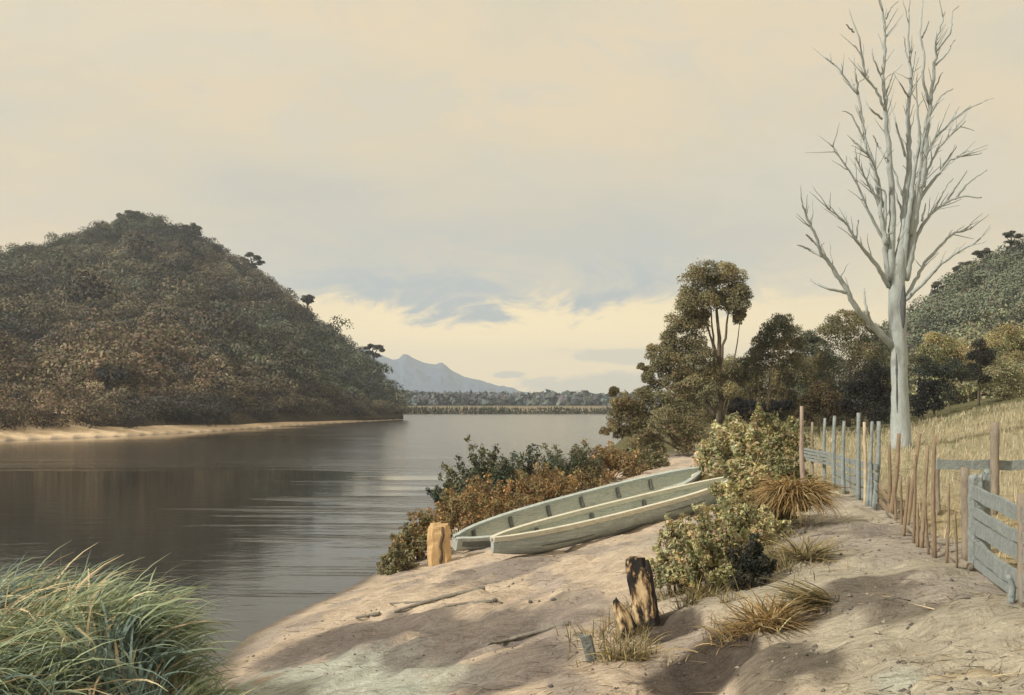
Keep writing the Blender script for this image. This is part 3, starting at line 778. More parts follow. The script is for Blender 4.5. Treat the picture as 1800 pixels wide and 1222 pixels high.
for k, (px, py, lab) in enumerate([(1690, 615, 'yellow-green shrub low on the right hillside above the bluish shrub'), (1775, 590, 'olive shrub on the right hillside at the picture edge'),
                                   (1650, 605, 'pale olive shrub on the hillside close to the dead trunk'), (1770, 650, 'dry brown shrub lowest on the slope at the picture edge')]):
    tree('hillside_shrub', lab, 'shrub', 76 - 2 * k, px, [([(px, py + 60), (px, py + 20), (px + 3, py)], .07, .03)],
         [(px + dx, py + dy, r) for dx, dy, r in ((-26, 14, 17), (-8, 0, 18), (14, 4, 18), (32, 18, 16), (0, 24, 20), (22, 32, 17), (-22, 36, 18), (4, 46, 18), (-38, 30, 12))],
         [LOL, MOL, MOL, LOL][k], .13, 46, 7, group='shrubs on the right hillside')


def skyline_tree(name, label, px, py_top, py_base, d, lumps, hill_group):
    b = P3(px, py_base + 6, d)
    tree(name, label, 'tree', d, px, [([(px, py_base + 6), (px + .5, (py_top + py_base) / 2), (px, py_top + 6)], .35 * d / 300, .15 * d / 300),
                                      ([(px, (py_top + py_base) / 2 + 3), (px - 7, py_top + 8)], .2 * d / 300, .1 * d / 300), ([(px, (py_top + py_base) / 2 + 3), (px + 7, py_top + 9)], .2 * d / 300, .1 * d / 300)],
         lumps, [(0.085, 0.09, 0.075), (0.10, 0.10, 0.08)], .0012 * d, 40, 7, hill_group, squash=.6, base=b, bark=(0.06, 0.055, 0.05))


GL = 'trees standing out on the left hill ridge'; GR = 'trees standing out on the right hill ridge'
skyline_tree('ridge_tree', 'spreading ridge tree halfway down the left hill skyline', 441, 447, 478, 312, [(430, 456, 8), (440, 450, 8), (450, 455, 8), (458, 464, 7), (434, 466, 6), (447, 468, 7)], GL)
skyline_tree('ridge_tree', 'small lone round-topped tree on the left hill skyline', 541, 519, 548, 300, [(536, 525, 7), (544, 524, 7), (541, 530, 7), (549, 529, 4)], GL)
skyline_tree('ridge_tree', 'flat-topped tree leaning out lowest on the left hill skyline', 656, 606, 640, 272, [(645, 611, 6), (655, 609, 7), (666, 612, 7), (672, 616, 5), (650, 622, 7), (662, 626, 6)], GL)
skyline_tree('ridge_tree', 'broad low tree just right of the left hill summit', 338, 394, 418, 320, [(325, 402, 8), (336, 398, 8), (346, 403, 8), (332, 408, 8), (344, 412, 7)], GL)
skyline_tree('ridge_tree', 'low tree on the very summit of the left hill', 232, 372, 398, 325, [(215, 381, 8), (228, 376, 8), (241, 377, 8), (255, 382, 8), (232, 384, 9)], GL)
skyline_tree('ridge_tree', 'tiered flat-topped tree on the right ridge at the picture edge', 1777, 409, 452, 168, [(1770, 414, 7), (1780, 412, 8), (1790, 416, 6), (1774, 427, 6), (1786, 428, 6), (1772, 437, 5), (1783, 440, 6)], GR)
skyline_tree('ridge_tree', 'umbrella-shaped tree on the right ridge', 1731, 440, 480, 166, [(1718, 446, 7), (1729, 442, 8), (1741, 446, 7), (1724, 452, 6), (1737, 453, 5)], GR)
skyline_tree('ridge_tree', 'domed tree below the umbrella-shaped tree on the right ridge', 1698, 460, 510, 164, [(1684, 474, 8), (1695, 464, 9), (1706, 466, 8), (1710, 476, 7), (1680, 488, 8), (1692, 482, 9)], GR)
skyline_tree('ridge_tree', 'short dark tree lowest on the right ridge beside the dead tree', 1648, 497, 540, 160, [(1640, 504, 6), (1649, 500, 7), (1657, 506, 5), (1643, 515, 7), (1653, 520, 7)], GR)


def shrub(name, label, px, py, wpx, hpx, pal, leaf, n=16, K=60, group=None, aspect=.5, tip=None, tops=None, d=None):
    """leafy bush whose foot is at picture point (px, py) on the ground"""
    b = RG(px, py) if d is None else GD(px, d)
    d = b[1]; w = wpx / F * d / 2; h = hpx / F * d
    root = empty(name, b, label, 'shrub', group)
    mb = MB(); C, R, CL = [], [], []
    for k in range(n):
        a = rng.uniform(0, 6.283); rr = math.sqrt(rng.random()) * .85
        x = math.cos(a) * rr; y = math.sin(a) * rr
        top = math.sqrt(max(.05, 1 - rr * rr))
        zz = h * top * rng.uniform(.25, .88)
        c = b + np.array([x * w, y * w * .8, 0]); c[2] = float(ground(c[0], c[1])) + zz * .95
        r = min(w, h) * rng.uniform(.26, .40)
        C.append(c); R.append(r)
        p = pal
        if tops is not None and zz > h * .5: p = tops
        CL.append(np.array(p[rng.integers(len(p))]) * rng.uniform(.8, 1.2))
        if k % 2 == 0:
            V, Q, T = tube(resample([b + np.array([x * w * .3, y * w * .3, -.03]), b + np.array([x * w * .6, y * w * .5, zz * .5]), c], 6), np.linspace(.012, .004, 6) * max(1, d / 20), 5, .1)
            mb.add(V, Q, T, (0.10, 0.08, 0.06))
    SB, SC, SR, SL = [], [], [], []
    for k in range(int(n * 1.6)):                               # loose sprigs break the outline
        a = rng.uniform(0, 6.283); rr = rng.uniform(.3, 1.0); el_ = rng.uniform(.15, 1.4)
        out = np.array([math.cos(a) * w * math.cos(el_), math.sin(a) * w * .8 * math.cos(el_), h * math.sin(el_)])
        g0 = b + out * .55; g0[2] = max(g0[2], float(ground(g0[0], g0[1])) + .03)
        tip_ = b + out * rng.uniform(1.0, 1.38) + rng.normal(size=3) * .05 * h; tip_[2] = max(tip_[2], float(ground(tip_[0], tip_[1])) + .06)
        mid = (g0 + tip_) / 2 + np.array([0, 0, .08 * h])
        V, Q, T = tube(resample([g0, mid, tip_], 5), np.linspace(.006, .0025, 5) * max(1, d / 20), 4, .1); mb.add(V, Q, T, (0.12, 0.095, 0.065))
        p_ = pal if tops is None or el_ < .6 else tops; cl_ = np.array(p_[rng.integers(len(p_))]) * rng.uniform(.8, 1.35)
        for f_ in (.35, .6, .8, 1.0):
            SC.append(g0 + (tip_ - g0) * f_ + rng.normal(size=3) * .02 * h); SR.append(min(w, h) * .13); SL.append(cl_)
    R = np.array(R)
    sv, sq, scc = clump_leaves(SC, np.array(SR), SL, 26, leaf * .42, aspect, -1, .5, .25, .9)
    v, q, cc = clump_leaves(C, R, CL, int(K * 3.4), leaf * .42, aspect, -.8, .8, .25, .6)
    mesh('foliage', np.concatenate([v, sv]), np.concatenate([q, sq + len(v)]), M_LEAF, root, np.concatenate([cc, scc]))
    mb.build('stems', M_BARK, root, True)
    return root


SG = 'shrubs along the water edge'
shrub('waterside_shrub', 'dark green shrub standing tallest over the water at the left of the scrub', 850, 905, 120, 100, SHR, .13, 26, 60, SG)
shrub('waterside_shrub', 'small dark shrub leaning out lowest over the water left of the tall dark one', 792, 912, 76, 58, SHR, .12, 14, 54, SG)
shrub('waterside_shrub', 'dark-topped brown shrub right of the tall dark green shrub', 925, 885, 124, 74, ORG, .12, 22, 60, SG, tops=SHR)
shrub('waterside_shrub', 'brown shrub with green tips midway along the waterside scrub', 1000, 865, 124, 64, ORG, .12, 22, 60, SG, tops=SHR)
shrub('waterside_shrub', 'rusty orange shrub behind the far canoe near its middle', 1065, 845, 116, 52, ORG, .12, 20, 60, SG)
shrub('waterside_shrub', 'low golden brown shrub at the right end of the waterside scrub', 1125, 828, 84, 40, BRW, .12, 16, 54, SG)
shrub('scrub_shrub', 'orange-brown scrub in front of the tall dark green shrub', 870, 918, 124, 60, ORG, .10, 22, 60, SG)
shrub('scrub_shrub', 'orange-brown scrub just behind the split wooden stump', 800, 940, 110, 62, ORG, .10, 20, 60, SG)
shrub('scrub_shrub', 'golden brown scrub left of the split wooden stump', 735, 985, 92, 64, ORG + BRW, .09, 22, 60, SG)
shrub('scrub_shrub', 'lowest brown tuft of scrub at the water edge left of the stump', 694, 1005, 58, 40, BRW, .08, 14, 54, SG)
shrub('scrub_shrub', 'rust-brown scrub along the left half of the far canoe', 955, 886, 128, 52, ORG, .10, 20, 60, SG)

BG = 'olive shrubs between the canoes and the path'
shrub('olive_shrub', 'large pale olive shrub behind the canoe sterns', 1300, 850, 136, 84, LOL, .15, 26, 60, BG)
shrub('olive_shrub', 'tall grey-olive shrub farthest back below the pale-stemmed trees', 1340, 815, 160, 72, MOL, .15, 26, 60, BG)
shrub('olive_shrub', 'yellow-olive shrub left of the pink pole', 1368, 868, 96, 66, MOL, .12, 20, 60, BG)
shrub('olive_shrub', 'small dark olive shrub at the stern of the far canoe', 1262, 832, 60, 58, SHR + MOL, .12, 14, 56, BG)
shrub('olive_shrub', 'olive shrub growing over the hidden end of the near canoe', 1306, 908, 104, 80, MOL + LOL, .10, 22, 60, BG)
shrub('olive_shrub', 'golden olive shrub behind the drooping straw heap', 1330, 925, 110, 75, MOL + LOL, .09, 22, 60, BG)
shrub('olive_shrub', 'pale leafy shrub beside the taller charred stump', 1190, 1046, 92, 105, LOL, .055, 26, 66, BG)
shrub('olive_shrub', 'dense green leafy shrub left of the dry flax tuft', 1258, 1036, 115, 118, MOL + LOL, .055, 30, 66, BG)
shrub('olive_shrub', 'pale straggling shrub between the leafy shrubs and the near canoe', 1232, 1000, 96, 52, LOL, .06, 20, 60, BG)
shrub('olive_shrub', 'olive shrub between the golden shrub and the dense leafy one', 1300, 972, 100, 66, MOL + LOL, .06, 22, 60, BG)
shrub('olive_shrub', 'low yellowish shrub just left of the dark stone by the straw heap', 1352, 948, 70, 44, LOL, .06, 14, 56, BG)
shrub('olive_shrub', 'wide yellow-olive shrub in front of the tall grey-olive one', 1296, 800, 116, 46, LOL, .13, 22, 60, BG)
shrub('olive_shrub', 'blackish green low shrub at the edge of the grey path', 1318, 1035, 70, 70, [(0.05, 0.055, 0.045), (0.07, 0.07, 0.055)], .055, 18, 60, BG)

# ------------------------------------------------------------------ the dead tree
DT = 40.5


def zpt(X, Y, dd=0.0): return P3(1380 + X / 2.91, Y / 2.91, DT + dd)


def dead_tree():
    base = RG(1585, 786); global DT
    DT = base[1]
    root = empty('dead_tree', base, 'tall bare bleached dead tree standing alone beside the fence', 'tree')
    k = 1 / 2.91 / F * DT
    tr = np.array([(595, 2320, 62), (592, 2240, 54), (588, 2100, 48), (585, 1950, 45), (584, 1800, 43), (578, 1680, 42), (572, 1550, 46), (572, 1450, 47), (576, 1380, 42), (588, 1300, 32), (600, 1200, 18), (606, 1120, 9)], float)
    P = np.array([zpt(a, b) for a, b, _ in tr]); P = resample(P, 26)
    R = np.interp(np.linspace(0, 1, 26), np.linspace(0, 1, len(tr)), tr[:, 2]) * k * .92
    mb = MB(); V, Q, T = tube(P, R, 18, .09); mb.add(V, Q, T)
    mb.build('trunk', M_DEAD, root, True)
    def br(pts, r0, r1, spread=1.0, z0=0.0, z1=None, fork=()):
        if z1 is None: z1 = z0 + rng.uniform(-1.6, 1.6) * spread
        m_ = len(pts)
        P = np.array([zpt(x, y, z0 + (z1 - z0) * i / (m_ - 1)) for i, (x, y) in enumerate(pts)])
        P = resample(P, 4 * m_); L = np.linalg.norm(P[-1] - P[0]); P[1:] += rng.normal(size=P[1:].shape) * .006 * math.sqrt(max(L, .5))
        mb = MB(); V, Q, T = tube(P, np.linspace(r0 * .82, r1 * .6, len(P)) * k, 7, .10); mb.add(V, Q, T)
        for f in fork:
            zf = z0 + (z1 - z0) * .6
            Pf = np.array([zpt(x, y, zf + rng.uniform(-.5, .5) * (i > 0)) for i, (x, y) in enumerate(f[0])])
            Pf = resample(Pf, 4 * len(f[0])); Pf[1:] += rng.normal(size=Pf[1:].shape) * .012
            V, Q, T = tube(Pf, np.linspace(f[1] * .8, f[2] * .55, len(Pf)) * k, 6, .1); mb.add(V, Q, T)
        for i in range(int(5 + L * 1.7)):                       # fine twigs
            j = rng.integers(len(P) // 3, len(P)); d0 = unit(P[j] - P[j - 1]); dv = unit(d0 + rng.normal(size=3) * .45 + np.array([0, 0, .25])); ln = rng.uniform(.35, 1.1)
            Pt = P[j] + np.linspace(0, 1, 5)[:, None] * dv * ln; Pt[1:] += rng.normal(size=(4, 3)) * .012
            V, Q, T = tube(Pt, np.linspace(.020, .008, 5), 5, .1); mb.add(V, Q, T)
        mb.build('branch', M_DEAD, root, True)
    br([(545, 1430), (540, 1300), (550, 1150), (548, 1000), (535, 870), (530, 740), (517, 650), (512, 500), (500, 380), (515, 250), (505, 100), (480, -60)], 26, 5, .3, 0, -.6,
       [([(497, 610), (430, 550), (410, 510)], 8, 5), ([(515, 810), (480, 750), (450, 690)], 8, 5), ([(497, 400), (450, 300), (445, 250)], 7, 4), ([(512, 270), (475, 170)], 6, 4),
        ([(512, 490), (535, 430), (555, 370)], 6, 4), ([(515, 100), (540, 40), (580, 5)], 5, 3)])
    br([(590, 1430), (604, 1222), (610, 1080), (620, 950), (635, 850), (630, 700), (625, 600), (640, 480), (642, 380), (632, 250), (635, 60)], 28, 5, .3, 0, .5,
       [([(630, 495), (590, 430), (555, 370)], 7, 4), ([(642, 400), (660, 330), (667, 265)], 7, 4), ([(635, 320), (615, 250), (610, 190)], 6, 4), ([(600, 1000), (560, 880), (535, 800)], 9, 5),
        ([(605, 1100), (575, 1020), (560, 960)], 9, 5), ([(615, 800), (570, 640), (530, 500)], 9, 5)])
    br([(612, 1430), (645, 1280), (655, 1180), (675, 1050), (700, 930), (712, 830), (726, 700), (735, 580), (745, 490), (765, 330), (775, 210), (790, 150), (815, 60)], 28, 5, .3, 0, .8,
       [([(770, 335), (830, 270), (870, 200)], 7, 4), ([(777, 260), (850, 160), (855, 60), (890, 30)], 8, 4), ([(750, 490), (780, 420), (805, 370)], 7, 4),
        ([(730, 605), (800, 490), (860, 455)], 8, 4), ([(738, 530), (705, 400), (715, 280), (690, 190), (705, -20)], 11, 5), ([(700, 195), (740, 105)], 6, 4)])
    br([(600, 1420), (625, 1150), (650, 990), (662, 860), (690, 740), (685, 640), (670, 500), (670, 380)], 20, 5, .6)
    br([(640, 1200), (668, 1000), (690, 880), (700, 740), (740, 600)], 16, 8, .6)
    br([(530, 1440), (505, 1222), (515, 1080), (515, 985), (470, 950)], 20, 6, .6)
    br([(710, 960), (720, 800), (770, 700), (850, 620), (950, 540)], 11, 4, 1, .5, None, [([(850, 620), (890, 545)], 5, 3)])
    br([(700, 960), (745, 830), (800, 740), (850, 690), (925, 620)], 9, 4, 1, .5)
    br([(690, 1020), (720, 970), (780, 900), (840, 820), (900, 800), (1005, 785)], 12, 4, 1, .5, None, [([(800, 865), (840, 800), (880, 750)], 7, 4), ([(880, 800), (940, 770)], 5, 3)])
    br([(655, 1260), (690, 1170), (745, 1095), (830, 1030), (910, 1002), (1005, 1012)], 14, 5, 1, .4, None, [([(870, 1020), (930, 940), (1030, 870)], 8, 4), ([(830, 1030), (880, 950), (935, 870)], 6, 4), ([(770, 1060), (810, 980), (860, 910)], 6, 4), ([(700, 1130), (722, 1040)], 8, 5)])
    br([(510, 560), (485, 500), (460, 450), (410, 395), (395, 290), (355, 230)], 9, 5, 1, -.4, None, [([(402, 330), (378, 190), (325, 40)], 7, 4), ([(352, 165), (310, 125)], 6, 5)])
    br([(520, 1250), (490, 1100), (465, 900), (430, 760), (410, 720), (395, 600), (375, 490), (270, 350), (230, 310), (195, 285)], 15, 6, 1, -.2, None, [([(375, 480), (360, 380), (350, 280)], 8, 4), ([(410, 725), (335, 580), (295, 565)], 8, 4), ([(235, 315), (232, 275)], 5, 4)])
    br([(505, 1180), (480, 1030), (430, 950), (390, 870), (360, 805)], 12, 5, 1)
    br([(510, 1240), (440, 1110), (380, 970), (320, 860), (240, 755)], 10, 5, 1)
    br([(500, 1060), (480, 930), (450, 830), (370, 740)], 10, 5, 1)
    o5 = 1106
    br([(545, 660 + o5), (500, 612 + o5), (430, 540 + o5), (370, 480 + o5), (310, 370 + o5), (240, 260 + o5), (182, 185 + o5), (155, 100 + o5), (110, 0 + o5), (85, -76 + o5)], 24, 7, 1, 0, -2.2,
       [([(190, 205 + o5), (130, 175 + o5), (65, 145 + o5)], 11, 7), ([(168, 150 + o5), (135, 120 + o5), (108, 90 + o5)], 9, 6), ([(315, 392 + o5), (220, 370 + o5), (165, 350 + o5), (128, 322 + o5)], 10, 7), ([(445, 555 + o5), (415, 480 + o5), (402, 365 + o5)], 11, 8)])
    br([(530, 360 + o5), (500, 305 + o5), (460, 240 + o5), (400, 170 + o5), (360, 120 + o5), (310, 30 + o5), (215, -42 + o5)], 17, 5, 1, 0, -1.5, [([(365, 115 + o5), (372, 20 + o5), (370, 45 - 20 + o5)], 7, 5), ([(325, 55 + o5), (305, -20 + o5)], 7, 5)])
    br([(600, 440 + o5), (640, 408 + o5), (700, 350 + o5), (800, 240 + o5), (900, 175 + o5), (990, 122 + o5)], 15, 7, 1, 0, -1.2)
    br([(610, 430 + o5), (650, 360 + o5), (720, 230 + o5), (830, 115 + o5), (870, 85 + o5), (950, 68 + o5)], 14, 6, 1, 0, 1.5)
    # dark hollow running down the front of the trunk
    P = resample([zpt(606, 350 + o5, -.50), zpt(603, 450 + o5, -.52), zpt(604, 575 + o5, -.46)], 8)
    mb = MB(); V, Q, T = tube(P, np.array([4, 10, 13, 15, 12, 13, 9, 2]) * k, 8, .15); mb.add(V, Q, T)
    mb.build('hollow', M_DEADDARK, root, True)
    P = resample([zpt(570, 700 + o5, -.50), zpt(572, 850 + o5, -.53), zpt(574, 1010 + o5, -.56)], 8)
    mb = MB(); V, Q, T = tube(P, np.array([2, 4, 6, 4, 5, 6, 4, 1]) * k, 6, .15); mb.add(V, Q, T)
    mb.build('crack', M_DEADDARK, root, True)


dead_tree()

# ------------------------------------------------------------------ canoes
def canoe(label, A, B, beam, depth, tilt, sheer, ribs, ends, rise, gmat, dark):
    """A and B: ground points under the two ends"""
    A = np.asarray(A, float); B = np.asarray(B, float)
    ax = B - A; L = np.linalg.norm(ax); ax = ax / L
    side = unit(np.cross(ax, np.array([0, 0, 1.0])))          # points towards the camera side
    up = np.cross(side, ax)
    ca, sa = math.cos(tilt), math.sin(tilt)
    s2 = side * ca - up * sa; u2 = up * ca + side * sa          # heeled over towards the viewer
    nU, nS = 60, 9
    u = np.linspace(0, 1, nU)
    full = np.clip(1 - np.abs(2 * u - 1) ** 2.6, 0, 1) ** .62
    w = beam / 2 * np.maximum(full, np.where(u < .5, ends[0], ends[1]))
    keel = np.where(u < .5, rise[0] * (1 - np.clip(u / .22, 0, 1)) ** 2, rise[1] * (np.clip((u - .72) / .28, 0, 1)) ** 2)
    top = depth + sheer * np.abs(2 * u - 1) ** 3 * np.where(u < .5, .35, 1.0)
    def section(off, thick):
        th = np.linspace(-math.pi / 2, math.pi / 2, 2 * nS + 1)
        rows = []
        for i in range(nU):
            ww = max(w[i] - thick, .012); kk = keel[i] + thick; hh = top[i] - kk
            sx = np.sign(np.sin(th)) * np.abs(np.sin(th)) ** .75 * ww; sz = kk + hh * (1 - np.abs(np.cos(th)) ** .8)
            xs = u[i] * L
            rows.append(A + ax * xs + s2 * sx[:, None] + u2 * sz[:, None])
        return np.array(rows)
    root = empty('canoe', (A + B) / 2, label, 'canoe', 'canoes drawn up on the bank')
    O, I = section(0, 0), section(0, .045)
    m_ = O.shape[1]
    def grid(G, flip):
        k = G.shape[0]; i = np.arange(k - 1)[:, None] * m_; j = np.arange(m_ - 1)[None, :]
        q = np.stack([i + j, i + j + 1, i + m_ + j + 1, i + m_ + j], -1).reshape(-1, 4)
        return q[:, ::-1] if flip else q
    mb = MB(); mb.add(O.reshape(-1, 3), grid(O, False))
    for e in (0, -1):                                           # solid ends
        c = O[e].mean(0); V = np.concatenate([O[e], [c]]); T = [(q, q + 1, m_) for q in range(m_ - 1)] + [(m_ - 1, 0, m_)]
        mb.add(V, None, T)
    mb.build('hull', M_CANOE, root, True)
    MB().add(I.reshape(-1, 3), grid(I, True)).build('lining', M_CANOEIN, root, True)
    for sd in (0, -1):                                          # gunwale boards along both edges
        edge = O[:, sd]; ins = I[:, sd]; mid = (edge + ins) / 2
        oo = s2 * (.02 if sd == -1 else -.02)
        a = edge + oo - u2 * .05; b = edge + oo + u2 * .03; c = ins - oo + u2 * .03; d_ = ins - oo - u2 * .05
        G = np.stack([a, b, c, d_], 1); k = nU; V = G.reshape(-1, 3); i = np.arange(k - 1)[:, None] * 4; j = np.arange(4)[None, :]; j2 = (j + 1) % 4
        Q = np.stack([i + j, i + j2, i + 4 + j2, i + 4 + j], -1).reshape(-1, 4)
        Q = np.concatenate([Q, [[0, 3, 2, 1], [4 * k - 4, 4 * k - 3, 4 * k - 2, 4 * k - 1]]])
        MB().add(V, Q).build('gunwale', gmat, root)
    if dark:                                                    # board under the camera-side rim, coloured dark for the shade inside the canoe
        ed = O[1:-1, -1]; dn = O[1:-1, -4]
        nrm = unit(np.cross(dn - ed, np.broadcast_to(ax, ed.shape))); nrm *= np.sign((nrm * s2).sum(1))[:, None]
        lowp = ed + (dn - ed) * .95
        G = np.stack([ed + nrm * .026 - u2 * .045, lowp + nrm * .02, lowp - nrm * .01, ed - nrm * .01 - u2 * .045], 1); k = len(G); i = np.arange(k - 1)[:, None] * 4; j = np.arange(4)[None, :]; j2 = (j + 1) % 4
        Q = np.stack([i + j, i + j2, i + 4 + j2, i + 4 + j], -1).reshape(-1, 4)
        MB().add(G.reshape(-1, 3), np.concatenate([Q, [[0, 3, 2, 1], [4 * k - 4, 4 * k - 3, 4 * k - 2, 4 * k - 1]]])).build('shade_strake', M_CANOEDK, root)
    else:                                                       # weathered splits in the near side
        for (i0, i1, row) in ((8, 20, m_ - 4), (24, 33, m_ - 5), (36, 48, m_ - 3)):
            P = O[i0:i1, row] + s2 * .004; V, Q, T = tube(P, np.interp(np.linspace(0, 1, len(P)), [0, .5, 1], [.006, .022, .005]), 6, .2); MB().add(V, Q, T).build('crack', M_CANOEDK, root, True)
    for f in ribs:                                              # short ribs up both inside walls
        i = int(f * (nU - 1))
        for sg in (0, 1):
            idx = np.arange(1, 6) if sg == 0 else np.arange(m_ - 6, m_ - 1)
            P = I[i, idx] + u2 * .02 + s2 * (.015 if sg == 0 else -.015)
            V, Q, T = tube(P, .05, 6); MB().add(V, Q, T).build('rib', M_CANOEDK, root, True)
    cap = np.array([O[-1].mean(0) - ax * .25 + u2 * .02, O[-1].mean(0) + u2 * .10, O[-1].mean(0) + ax * .10 + u2 * .22])
    V, Q, T = tube(resample(cap, 5), np.linspace(.07, .05, 5), 8); MB().add(V, Q, T).build('end_post', M_GUN, root, True)
    return root


def zp2(x, y): return 700 + x / 3.0, 760 + y / 3.0


fa = RG(799, 976); fb = RG(1228, 860)
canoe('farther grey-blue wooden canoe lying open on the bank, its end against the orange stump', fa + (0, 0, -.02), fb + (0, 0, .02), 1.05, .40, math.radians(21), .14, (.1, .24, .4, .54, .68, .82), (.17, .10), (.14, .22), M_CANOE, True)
na = RG(866, 991); nb = RG(1290, 878)
canoe('nearer pale green-grey wooden canoe with a light rim, its far end hidden in olive shrubs', na + (0, 0, -.03), nb + (0, 0, -.02), .76, .45, math.radians(5), .05, (.2, .42, .64), (.10, .2), (.22, .10), M_GUN, False)

# ------------------------------------------------------------------ stumps, stake, stones, sticks
def hewn(P, ws, ds, mat, name, parent, jit=.04, ang=0.0):
    """faceted upright timber: P centre line, ws and ds half widths"""
    P = np.asarray(P, float); V = []
    ws = np.interp(np.linspace(0, 1, 12), np.linspace(0, 1, len(P)), ws); ds = np.interp(np.linspace(0, 1, 12), np.linspace(0, 1, len(P)), ds)
    P = np.stack([np.interp(np.linspace(0, 1, 12), np.linspace(0, 1, len(P)), P[:, q]) for q in range(3)], 1)
    prof = np.array([(-1, -.6), (-.55, -1), (.1, -.92), (.65, -1), (1, -.5), (.95, .5), (.5, 1), (-.6, .95), (-1, .4)])
    ca, sa = math.cos(ang), math.sin(ang)
    for p, w, d in zip(P, ws, ds):
        q = prof * (w, d) * (1 + jit * rng.uniform(-1, 1, (len(prof), 1)))
        V.append(p + np.stack([q[:, 0] * ca - q[:, 1] * sa, q[:, 0] * sa + q[:, 1] * ca, 0 * q[:, 0]], 1))
    n = len(prof); V = np.concatenate(V); k = len(P)
    V[-n:, 2] += rng.uniform(-1, 1, n) * .035
    i = np.arange(k - 1)[:, None] * n; j = np.arange(n)[None, :]; j2 = (j + 1) % n
    Q = np.stack([i + j, i + j2, i + n + j2, i + n + j], -1).reshape(-1, 4)
    V = np.concatenate([V, [P[-1] + (0, 0, -.01)]]); T = [(k * n, (k - 1) * n + a, (k - 1) * n + (a + 1) % n) for a in range(n)]
    return MB().add(V, Q, T).build(name, mat, parent)


b = RG(772, 991); r = empty('split_stump', b, 'broad orange hewn stump with a dark split at the end of the far canoe', 'stump')
kk = b[1] / F
hewn([b + (0, 0, -.06), b + (0.0, 0, 36 * kk), b + (0, 0, 62 * kk), b + (0, 0, 71 * kk)], np.array([21, 20, 19, 15]) * kk, np.array([13, 13, 12, 10]) * kk, M_STUMP, 'trunk', r, .10)
P = np.array([b + (3 * kk, -13.5 * kk, 2 * kk), b + (6 * kk, -13.5 * kk, 20 * kk), b + (3 * kk, -13.3 * kk, 34 * kk), b + (8 * kk, -13 * kk, 52 * kk), b + (6 * kk, -12 * kk, 66 * kk)])
V, Q, T = tube(resample(P, 10), np.array([2, 3, 2.4, 2.2, 3, 2.4, 3, 2.6, 2.4, 1.5]) * kk, 6, .2); MB().add(V, Q, T).build('split', M_CRACK, r, True)

b = RG(1136, 1103); kk = b[1] / F
r = empty('charred_stump', b, 'taller of two charred pale stumps with black burnt patches', 'stump', 'charred stumps on the bank')
hewn([b + (4 * kk, 0, -.1), b + (0, 0, 25 * kk), b + (-8 * kk, 0, 60 * kk), b + (-15 * kk, 0, 95 * kk), b + (-19 * kk, 0, 116 * kk)], np.array([24, 22, 21, 20, 17]) * kk, np.array([18, 17, 16, 15, 12]) * kk, M_CHAR, 'trunk', r, .06, -.2)
P = np.array([b + (22 * kk, -6 * kk, 5 * kk), b + (14 * kk, -10 * kk, 45 * kk), b + (6 * kk, -8 * kk, 85 * kk), b + (-1 * kk, -6 * kk, 116 * kk)])
V, Q, T = tube(resample(P, 9), np.array([2.5, 3, 2.5, 3.5, 4, 4, 5, 6, 4]) * kk, 6, .2); MB().add(V, Q, T).build('charred_edge', wood_mat('charcoal', (0.022, 0.02, 0.02), (0.04, 0.036, 0.034)), r, True)
b = RG(1108, 1117); kk = b[1] / F
r = empty('charred_stump', b, 'shorter pointed charred stump leaning left of the taller one', 'stump', 'charred stumps on the bank')
hewn([b + (2 * kk, 0, -.08), b + (-5 * kk, 0, 16 * kk), b + (-14 * kk, 0, 38 * kk), b + (-23 * kk, 0, 56 * kk), b + (-27 * kk, 0, 65 * kk)], np.array([17, 16, 13, 8, 2]) * kk, np.array([11, 10, 9, 6, 2]) * kk, M_CHAR, 'trunk', r, .06, .3)

b = RG(1038, 1163); kk = b[1] / F
r = hewn([b + (3 * kk, 0, -.05), b + (-3 * kk, 0, 22 * kk), b + (-10 * kk, 0, 44 * kk)], np.array([9, 10, 11]) * kk, np.array([7, 8, 8]) * kk, M_CANOEDK, 'stake', None, .08)
tag(r, 'short grey leaning stake stuck in the sandy bank', 'stake')


def stone(px, py, s, label):
    b = RG(px, py); kk = b[1] / F
    th, ph = np.meshgrid(np.linspace(0, math.pi, 8), np.linspace(0, 2 * math.pi, 11)[:-1], indexing='ij')
    d = np.stack([np.sin(th) * np.cos(ph), np.sin(th) * np.sin(ph), np.cos(th)], -1)
    d = d * (1 + .18 * (fbm(d[..., 0] * 2 + px, d[..., 1] * 2 + d[..., 2], 3) - .5))[..., None]
    V = b + d.reshape(-1, 3) * np.array([s, s * .8, s * .7]) * kk + (0, 0, s * .3 * kk)
    i = np.arange(7)[:, None] * 10; j = np.arange(10)[None, :]; j2 = (j + 1) % 10
    o = mesh('stone', V, np.stack([i + j, i + 10 + j, i + 10 + j2, i + j2], -1).reshape(-1, 4), M_STONE, None, None, True, b)
    tag(o, label, 'stone', 'dark stones on the sand')


stone(870, 1058, 5.5, 'largest dark stone lying left on the sand below the canoes')
stone(881, 1061, 3, 'tiny dark stone right beside the largest stone')
stone(932, 1059, 4, 'small flat stone in the middle of the sand')
stone(948, 1058, 2.8, 'tiny stone between the flat stone and the upright stone')
stone(973, 1056, 5, 'rounded stone standing rightmost on the sand')
stone(968, 1208, 5, 'dark stone at the bottom of the picture below the grey stake')
stone(1410, 938, 8, 'dark stone at the foot of the straw heap')


def stick(pts, r, label, name='stick'):
    P = np.array([RG(px, py) for px, py in pts]); P[:, 2] += r * .6
    P = resample(P, 12); P[:, :2] += rng.normal(size=(12, 2)) * r * .4
    V, Q, T = tube(P, np.linspace(r, r * .55, 12), 6, .2); o = MB().add(V, Q, T).build(name, M_STICK, None, True, P[0])
    tag(o, label, 'stick', 'driftwood sticks on the sand')


